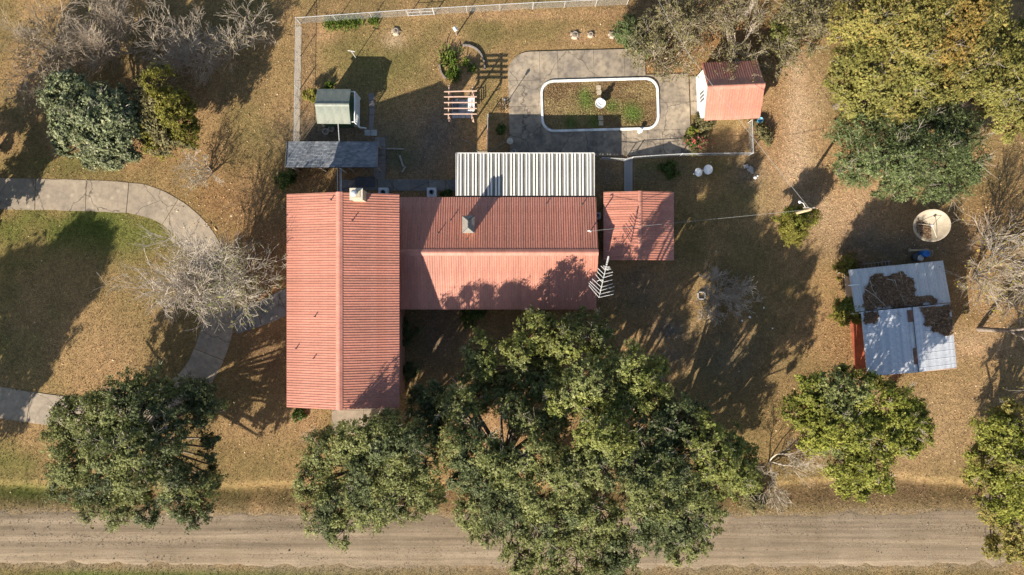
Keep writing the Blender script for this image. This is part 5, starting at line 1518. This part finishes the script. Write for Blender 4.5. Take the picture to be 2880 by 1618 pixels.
leafy('autumn_tree', 'bright yellow-green tree at the right edge', [
    (2800, 240, 6.5, 1.7), (2850, 200, 7, 1.7), (2820, 310, 5.5, 1.5), (2870, 290, 6, 1.6), (2850, 340, 4, 1.2), (2800, 160, 6.5, 1.5), (2920, 240, 6.5, 2), (2860, 120, 6.5, 1.6), (2790, 275, 5, 1.0)],
    'autumn_leaf_green', seed=116, group=AUT, trunk=.28)
leafy('cedar_tree', 'dense dark green evergreen right of the dirt track', [
    (2395, 365, 4.8, 1.4), (2450, 345, 5.6, 1.4), (2510, 370, 6.6, 1.6), (2590, 365, 6.8, 1.5), (2660, 325, 6, 1.2), (2680, 375, 6, 1.4), (2395, 440, 4.4, 1.5), (2420, 485, 3.6, 1.3), (2480, 440, 6.8, 1.7), (2560, 440, 7.2, 1.8), (2640, 440, 6.6, 1.7), (2710, 430, 5, 1.5), (2490, 515, 4, 1.4), (2560, 510, 4.4, 1.5), (2640, 520, 4, 1.5), (2700, 490, 4, 1.3), (2735, 460, 3.6, 1.0), (2620, 300, 5.5, 1.0)],
    'cedar_leaf', seed=117, trunk=.3, base=(2480, 450), leaf=.10, asp=.28, spiky=.15, up=.2, cl=(.45, .8))
# ---- top left
leafy('magnolia_tree', 'broad glossy blue-green magnolia at upper left', [
    (187, 250, 5.0, 1.30), (158, 285, 4.3, 1.19), (200, 310, 5.1, 1.40), (248, 295, 5.7, 1.40), (195, 350, 4.7, 1.40), (235, 385, 4.3, 1.51), (270, 345, 5.7, 1.62), (310, 420, 3.7, 1.51), (365, 408, 3.5, 1.30), (310, 295, 5.5, 1.51), (345, 370, 5.1, 1.51), (182, 400, 2.9, 0.97), (265, 440, 2.5, 0.97), (330, 330, 5.5, 1.40), (225, 250, 5.0, 1.08), (345, 440, 2.3, 0.86), (290, 380, 5.1, 1.40)],
    'magnolia_leaf', seed=118, trunk=.26, base=(330, 385), leaf=.10, asp=.5, cl=(.32, .55), kclump=12)
leafy('bush', 'tall olive-yellow bush right of the magnolia', [
    (390, 290, 4.6, 1.21), (445, 235, 4.8, 1.32), (410, 345, 4.2, 1.32), (470, 300, 5.2, 1.54), (485, 350, 4.4, 1.43), (465, 400, 3.2, 1.21), (515, 310, 4.0, 1.10), (520, 375, 3.2, 1.10), (440, 395, 3.0, 0.99)],
    'bush_leaf', seed=119, trunk=.14, cat='bush', base=(475, 335), mats=('olive_leaf', .55), leaf=.085, dens=1.3)
# ---- trees outside the frame at left whose shadows lie on the lawn
leafy('oak_tree', 'oak past the left picture edge that shades the lawn', [
    (-450, 1475, 8, 2.6), (-550, 1425, 9, 2.6), (-380, 1405, 8, 2.2), (-480, 1355, 10.5, 2.6), (-350, 1325, 8, 2.0), (-550, 1325, 9, 2.4), (-410, 1295, 9.5, 2.0), (-370, 1515, 6, 1.8)],
    'oak_leaf', seed=120, group=OAKS, trunk=.12, leaf=.15, dens=.8)
leafy('oak_tree', 'smaller tree past the left edge above the upper driveway', [
    (-180, 640, 6, 1.8), (-130, 590, 7, 1.6), (-240, 600, 7, 1.8), (-180, 550, 7.5, 1.6), (-120, 640, 3, 1.6), (-110, 630, 1.5, 1.3), (-150, 620, 4.5, 1.5)], 'oak_leaf', seed=121, trunk=.12, leaf=.14, dens=.8)

leafy('oak_tree', 'evergreen past the left edge shading the top left corner', [
    (-180, 330, 7, 2.0), (-150, 400, 6, 1.6), (-230, 380, 8, 2.0), (-140, 290, 6.5, 1.4), (-90, 420, 3, 1.3), (-75, 430, 1.5, 1.1), (-120, 400, 4.5, 1.4)], 'oak_leaf', seed=122, trunk=.12, leaf=.14, dens=.8)
# ---- bare trees
bare('bare_tree', 'leafless brown tree in the top left corner', (196, 176), 7.0, .66, 8, 201, 'twig_brown', 'olive_leaf', 1600, r0=.06, kids=(8, 7, 6, 4))
bare('bare_tree', 'leafless vase shaped tree second from the top left', (371, 149), 6.6, .50, 8, 202, 'twig_brown', 'olive_leaf', 300, r0=.05, kids=(8, 7, 6, 4), lean=(-1.6, .4))
bare('bare_tree', 'round leafless tree third from the top left', (560, 160), 5.6, .72, 8, 203, 'twig', None, 0, r0=.06, kids=(8, 7, 6, 4), flare=1.15)
bare('bare_tree', 'thin leafless tree left of the fence corner', (708, 128), 5.8, .42, 6, 204, 'twig', 'olive_leaf', 500, r0=.045, kids=(5, 5, 4, 3), lean=(-.8, .4))
bare('bare_sapling', 'small leafless sapling near the fence corner post', (772, 122), 2.2, .5, 4, 205, 'twig_brown', None, 0, r0=.03, levels=3, kids=(5, 4, 3))
bare('bare_tree', 'small white-twigged bare tree above the driveway bend', (594, 480), 3.4, .75, 6, 206, 'twig_grey', 'elm_leaf', 260, r0=.055, kids=(5, 5, 4, 2), lean=(-.6, .15), leaf=.06)
bare('bare_tree', 'large pale bare tree over the driveway beside the tall wing', (672, 782), 9.2, .66, 10, 207, 'twig_grey', 'oak_leaf_bright', 12000, r0=.10, kids=(8, 7, 6, 3), trunk_h=.8, flare=1.05, rmin=.012, leaf=.06, leaf_side=(1.3, -.2, -1.2), lean=(-.8, -.6))
bare('bare_tree', 'small round leafless tree in the shaded yard', (2018, 829), 4.0, .85, 9, 208, 'twig_grey', None, 0, r0=.05, kids=(7, 6, 5, 2), flare=1.15, rmin=.014)
bare('bare_tree', 'dead white tree by the road right of the oaks', (2165, 1300), 4.6, .8, 6, 209, 'twig_grey', 'olive_leaf', 500, r0=.06, kids=(5, 5, 4, 2), lean=(1.2, -1.0))
bare('bare_tree', 'bare tree with leaning trunk at the right edge', (2752, 926), 11, .45, 3, 210, 'twig', 'yellow_leaf', 500, r0=.14, trunk_h=3.5, kids=(5, 5, 5, 3), lean=(.5, .3), bark='bark_pale')
bare('bare_tree', 'bare tree with yellow leaves beside the tin shed', (2740, 775), 7.5, .62, 6, 211, 'twig', 'yellow_leaf', 1500, r0=.09, kids=(7, 6, 5, 4), bark='bark_pale')
bare('bare_tree', 'pale bare tree right of the huge satellite dish', (2790, 700), 7.0, .75, 6, 212, 'twig_grey', 'yellow_leaf', 250, r0=.09, kids=(6, 5, 4, 3))
TH = 'half bare trees in the top thicket'
bare('bare_tree', 'half bare tree above the pool deck corner', (1858, 160), 6.0, .78, 8, 213, 'twig', 'olive_leaf', 6500, r0=.07, kids=(6, 5, 4, 3), group=TH, leaf=.085, lean=(0, 1.2))
bare('bare_tree', 'half bare tree at the top edge left of the pool shed', (1930, 70), 6.5, .75, 7, 214, 'twig_brown', 'olive_leaf', 6500, r0=.08, kids=(6, 5, 4, 3), group=TH, leaf=.085)
bare('bare_tree', 'pale bare tree hanging over the pool shed roof', (2060, 150), 5.6, .80, 7, 215, 'twig', 'olive_leaf', 4500, r0=.09, kids=(6, 5, 4, 3), group=TH, leaf=.08)
bare('bare_tree', 'half bare tree between pool shed and yellow trees', (2200, 110), 5.0, .78, 7, 216, 'twig', 'olive_leaf', 6000, r0=.07, kids=(6, 5, 4, 3), group=TH, leaf=.09)
bare('bare_tree', 'olive tinted bare tree at the top right of the thicket', (2290, 70), 6.2, .7, 7, 217, 'twig', 'olive_leaf', 6000, r0=.08, kids=(6, 5, 4, 3), group=TH, leaf=.09)
bare('tall_tree', 'thick grey trunked bare tree at the top edge', (2092, 46), 12, .42, 4, 218, 'twig', None, 0, r0=.20, trunk_h=4.0, kids=(4, 4, 4, 3), group=TH, bark='bark_pale', lean=(0, 1.2))

# ---- shrubs
def shrub(label, px, py, r, h, mat, seed, n=5, leaf=.06, mats=None, group='shrubs', cat='shrub', name='shrub'):
    rr = random.Random(seed); k = 32 * r
    lob = [(px + rr.uniform(-.6, .6) * k, py + rr.uniform(-.6, .6) * k, h * rr.uniform(.45, .8), r * rr.uniform(.5, .72)) for _ in range(n)]
    return leafy(name, label, lob, mat, leaf=leaf, seed=seed, trunk=.06, cat=cat, group=group, mats=mats, kclump=13, cl=(.24, .45))
shrub('blue-green shrub at the top edge right of the fence', 1790, 75, 1.9, 2.6, 'cedar_leaf', 301, 9)
shrub('bright green shrub right of the pool shed roof', 2195, 110, 1.2, 2.2, 'oak_leaf_bright', 302)
shrub('green shrub at the left end of the shingled shed', 803, 499, .75, 1.3, 'shrub_leaf', 303)
shrub('yellow-green vine bush around the utility pole', 2248, 632, 1.6, 3.0, 'bush_leaf', 304, 9, mats=('elm_leaf', .6))
shrub('yellow-green bush against the left side of the orange shed', 2388, 865, 1.5, 2.6, 'elm_leaf', 305, 8, mats=('bush_leaf', .5))
shrub('yellow-green bush at the left corner of the lean-to', 2378, 752, 1.0, 1.8, 'bush_leaf', 306, 5)
bare('bare_shrub', 'brown leafless shrub at the lean-to corner', (2385, 735), 2.6, .7, 7, 307, 'twig_brown', 'fallen_leaf_dark', 700, r0=.03, levels=3, kids=(6, 5, 4), group='shrubs', cat='shrub')
shrub('dark green shrub on the low wing front wall', 1330, 884, .9, 1.0, 'shrub_leaf', 308, 6)
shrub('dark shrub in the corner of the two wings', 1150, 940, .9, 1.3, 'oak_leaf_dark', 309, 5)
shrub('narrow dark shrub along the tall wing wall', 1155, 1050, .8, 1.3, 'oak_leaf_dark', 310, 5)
shrub('tiny weed shrub at the patio cover corner', 1256, 548, .32, .5, 'shrub_leaf', 311, 4)
shrub('green flowering bush at the pool shed corner', 1951, 368, .5, .8, 'elm_leaf', 312, 5)
f = shrub('rose bush with red blooms below the pool shed', 1960, 402, .8, .8, 'olive_leaf', 313, 6, mats=('shrub_leaf', .6))
rg = np.random.default_rng(9)
c = np.stack([rg.normal(.1, .55, 42), rg.normal(-.1, .4, 42), rg.uniform(.8, 1.2, 42)], 1)
link_mesh(leaf_quads('blooms', c, .07, M['flower'], rg, up=1.0, asp=.8), 'blooms', f)
shrub('dry pinkish bush against the pool shed wall', 1985, 350, .9, .8, 'olive_leaf', 314, 7)
shrub('dry brown weeds right of the pool shed corner', 2150, 375, .8, .7, 'olive_leaf', 315, 4)
shrub('green vine at the left wall of the playhouse', 882, 268, .7, 1.4, 'bush_leaf', 316, 4)
shrub('low green hedge below the pool fence', 1880, 475, .8, .45, 'shrub_leaf', 317, 5)
shrub('small green bush at the pool deck left corner', 1408, 366, .35, .5, 'shrub_leaf', 318, 3)
shrub('low green weeds below the tall wing edge', 840, 1166, .45, .3, 'shrub_leaf', 319, 4)
shrub('low brown brush on the road bank right of the oaks', 2110, 1395, 1.4, .8, 'olive_leaf', 320, 6)

def tuft(label, px, py, n, ln, mat='grass_blade', spread=.25, seed=1, group='grassy plants', w=.03):
    rg = np.random.default_rng(seed)
    root = thing('grassy_plant', label, 'plant', (*G(px, py), 0), group=group)
    a = rg.uniform(0, 2 * PI, n); tilt = rg.uniform(.2, 1.15, n); L_ = ln * rg.uniform(.6, 1.1, n)
    b = np.stack([rg.normal(0, spread, n), rg.normal(0, spread, n), np.zeros(n)], 1)
    d = np.stack([np.cos(a) * np.sin(tilt), np.sin(a) * np.sin(tilt), np.cos(tilt)], 1)
    s = np.stack([-np.sin(a), np.cos(a), np.zeros(n)], 1) * w
    m = b + d * L_[:, None] * .6; t = b + d * L_[:, None] - [0, 0, 1] * (L_ * .12)[:, None]
    V = np.stack([b - s * .6, b + s * .6, m + s, t, m - s], 1)
    link_mesh(np_mesh('blades', V.reshape(-1, 3), np.arange(n * 5).reshape(n, 5), M[mat]), 'blades', root)
tuft('largest grassy plant in the planting bed', 1264, 168, 260, .9, spread=.4, seed=1)
tuft('small spiky plant at the middle of the planting bed', 1310, 178, 90, .6, spread=.1, seed=2)
tuft('lower bright grassy plant in the planting bed', 1277, 212, 220, .75, spread=.25, seed=3)
tuft('little green plant at the right of the planting bed', 1328, 193, 90, .5, spread=.15, seed=4)
for i, px in enumerate((925, 945, 965, 985, 1000)):
    tuft(['leftmost clump of the green strip below the top fence', 'second clump of the green strip below the top fence', 'middle clump of the green strip below the top fence', 'fourth clump of the green strip below the top fence', 'rightmost clump of the green strip below the top fence'][i], px, 69 - i * .8, 120, .45, spread=.28, seed=20 + i, group='green strip below the top fence')
tuft('single green clump left of the double gate', 1051, 60, 130, .5, spread=.22, seed=30)
tuft('dry pale grass clump at the foot of the lamp post', 1416, 299, 120, .55, 'dry_blade', .16, 31)
tuft('dark spiky plant above the playhouse', 926, 246, 90, .8, 'grass_blade', .12, 32, w=.05)
tuft('dry brush heap at the upper right deck corner', 1858, 166, 420, 1.3, 'dry_blade', .5, 33, w=.02)

# ------------------------------------------------------------------ grass tufts and fallen leaves
def attr_mat(name, rough=.9):
    m, nt, b = new_mat(name)
    at = nd(nt, 'ShaderNodeAttribute', attribute_name='col')
    nt.links.new(at.outputs['Color'], b.inputs['Base Color']); b.inputs['Roughness'].default_value = rough
    b.inputs['Specular IOR Level'].default_value = .15
    return m
M['lawn_blade'] = attr_mat('lawn_blade')
rg = np.random.default_rng(42)
N = 250000
X = rg.uniform(-47, 47, N); Y = rg.uniform(-26.5, 26.5, N)
px, py = tog(X, Y)
dens = .45 + .75 * fbm(X * .35, Y * .35, 160, 3)
keep = ~paved(X, Y) & (rg.random(N) < dens)
X, Y = X[keep], Y[keep]; N = len(X)
Z = ground_z(X, Y)
col = ground_col(X, Y) * rg.uniform(.52, 1.55, N)[:, None]
grn = rg.random(N) < .10
col[grn] = col[grn] * [.62, .95, .55]
parts = []
for k in range(2):
    a = rg.uniform(0, 2 * PI, N); tl = rg.uniform(.4, 1.2, N); ln = rg.uniform(.06, .15, N)
    d = np.stack([np.cos(a) * np.sin(tl), np.sin(a) * np.sin(tl), np.cos(tl)], 1) * ln[:, None]
    s = np.stack([-np.sin(a), np.cos(a), np.zeros(N)], 1) * (ln * .22)[:, None]
    b = np.stack([X + rg.normal(0, .03, N), Y + rg.normal(0, .03, N), Z - .01], 1)
    parts.append(np.stack([b - s, b + s, b + d], 1))
V = np.concatenate(parts, 0).reshape(-1, 3)
cols = np.repeat(np.concatenate([col, col], 0), 3, axis=0)
o = link_mesh(np_mesh('lawn_grass', V, np.arange(len(V)).reshape(-1, 3), M['lawn_blade'], cols), 'lawn_grass')
props(o, 'short dry grass tufts covering the lawn', 'grass', kind='stuff')

# grass inside the pool
n = 14000
lx = rg.uniform(-HX + .35, HX - .35, n); ly = rg.uniform(-HY + .35, HY - .35, n)
qx = np.maximum(np.abs(lx) - (HX - 1.15), 0); qy = np.maximum(np.abs(ly) - (HY - 1.15), 0)
k = np.hypot(qx, qy) < .85; lx, ly = lx[k], ly[k]; n = len(lx)
cP = pool_soil_col(lx, ly) * rg.uniform(.6, 1.7, n)[:, None]
a = rg.uniform(0, 2 * PI, n); tl = rg.uniform(.4, 1.2, n); ln = rg.uniform(.05, .15, n)
b = np.stack([lx, ly, np.full(n, .10)], 1); d = np.stack([np.cos(a) * np.sin(tl), np.sin(a) * np.sin(tl), np.cos(tl)], 1) * ln[:, None]
s = np.stack([-np.sin(a), np.cos(a), np.zeros(n)], 1) * (ln * .2)[:, None]
V = np.stack([b - s, b + s, b + d], 1).reshape(-1, 3)
o = link_mesh(np_mesh('pool_weeds', V, np.arange(len(V)).reshape(-1, 3), M['lawn_blade'], np.repeat(cP, 3, axis=0)), 'pool_weeds')
o.location = (PC[0], PC[1], 0); o.rotation_euler = (0, 0, PROT)
props(o, 'sparse weeds growing inside the filled pool', 'weeds', kind='stuff')

LD = [(700, 800, 110, 200, 1.0), (620, 560, 150, 100, .9), (640, 1180, 160, 90, .6), (850, 1190, 60, 60, .5), (500, 420, 200, 80, .45), (820, 540, 60, 60, .9), (300, 1000, 300, 120, .25), (700, 250, 120, 160, .35),
      (2050, 90, 260, 100, .9), (1900, 170, 80, 50, 1.0), (1870, 185, 50, 40, 1.0), (2200, 160, 90, 90, .6), (2800, 620, 120, 140, .9), (2790, 850, 110, 140, .9), (2560, 690, 130, 50, .5), (2650, 1130, 180, 90, .4), (2790, 450, 90, 80, .7), (2360, 1000, 60, 120, .6), (2250, 1150, 120, 150, .5), (1450, 1140, 160, 140, .6),
      (1880, 1250, 160, 100, .5), (400, 440, 200, 60, .4), (1960, 390, 70, 60, .6), (2150, 370, 60, 60, .6), (420, 250, 200, 150, .4), (1300, 180, 60, 50, .4), (150, 1240, 100, 120, .2)]
N = 60000
X = rg.uniform(-46, 46, N); Y = rg.uniform(-19.5, 26, N)
px, py = tog(X, Y)
dn = np.full(N, .03)
for bx, by, rx_, ry_, s in LD: dn = np.maximum(dn, s * np.exp(-(((px - bx) / rx_) ** 2 + ((py - by) / ry_) ** 2)))
keep = rg.random(N) < dn
X, Y = X[keep], Y[keep]
Z = np.where(paved(X, Y), .085, ground_z(X, Y) + .04)
pv_ = paved(X, Y); thin = ~pv_ | (rg.random(len(X)) < .3)
c = np.stack([X, Y, Z], 1)[thin]
o = link_mesh(leaf_quads('fallen_leaves', c, .065, M['fallen_leaf'], rg, up=1.6, asp=.55, jitter=.3), 'fallen_leaves')
props(o, 'dry brown leaves scattered over the lawn', 'leaf litter', kind='stuff')
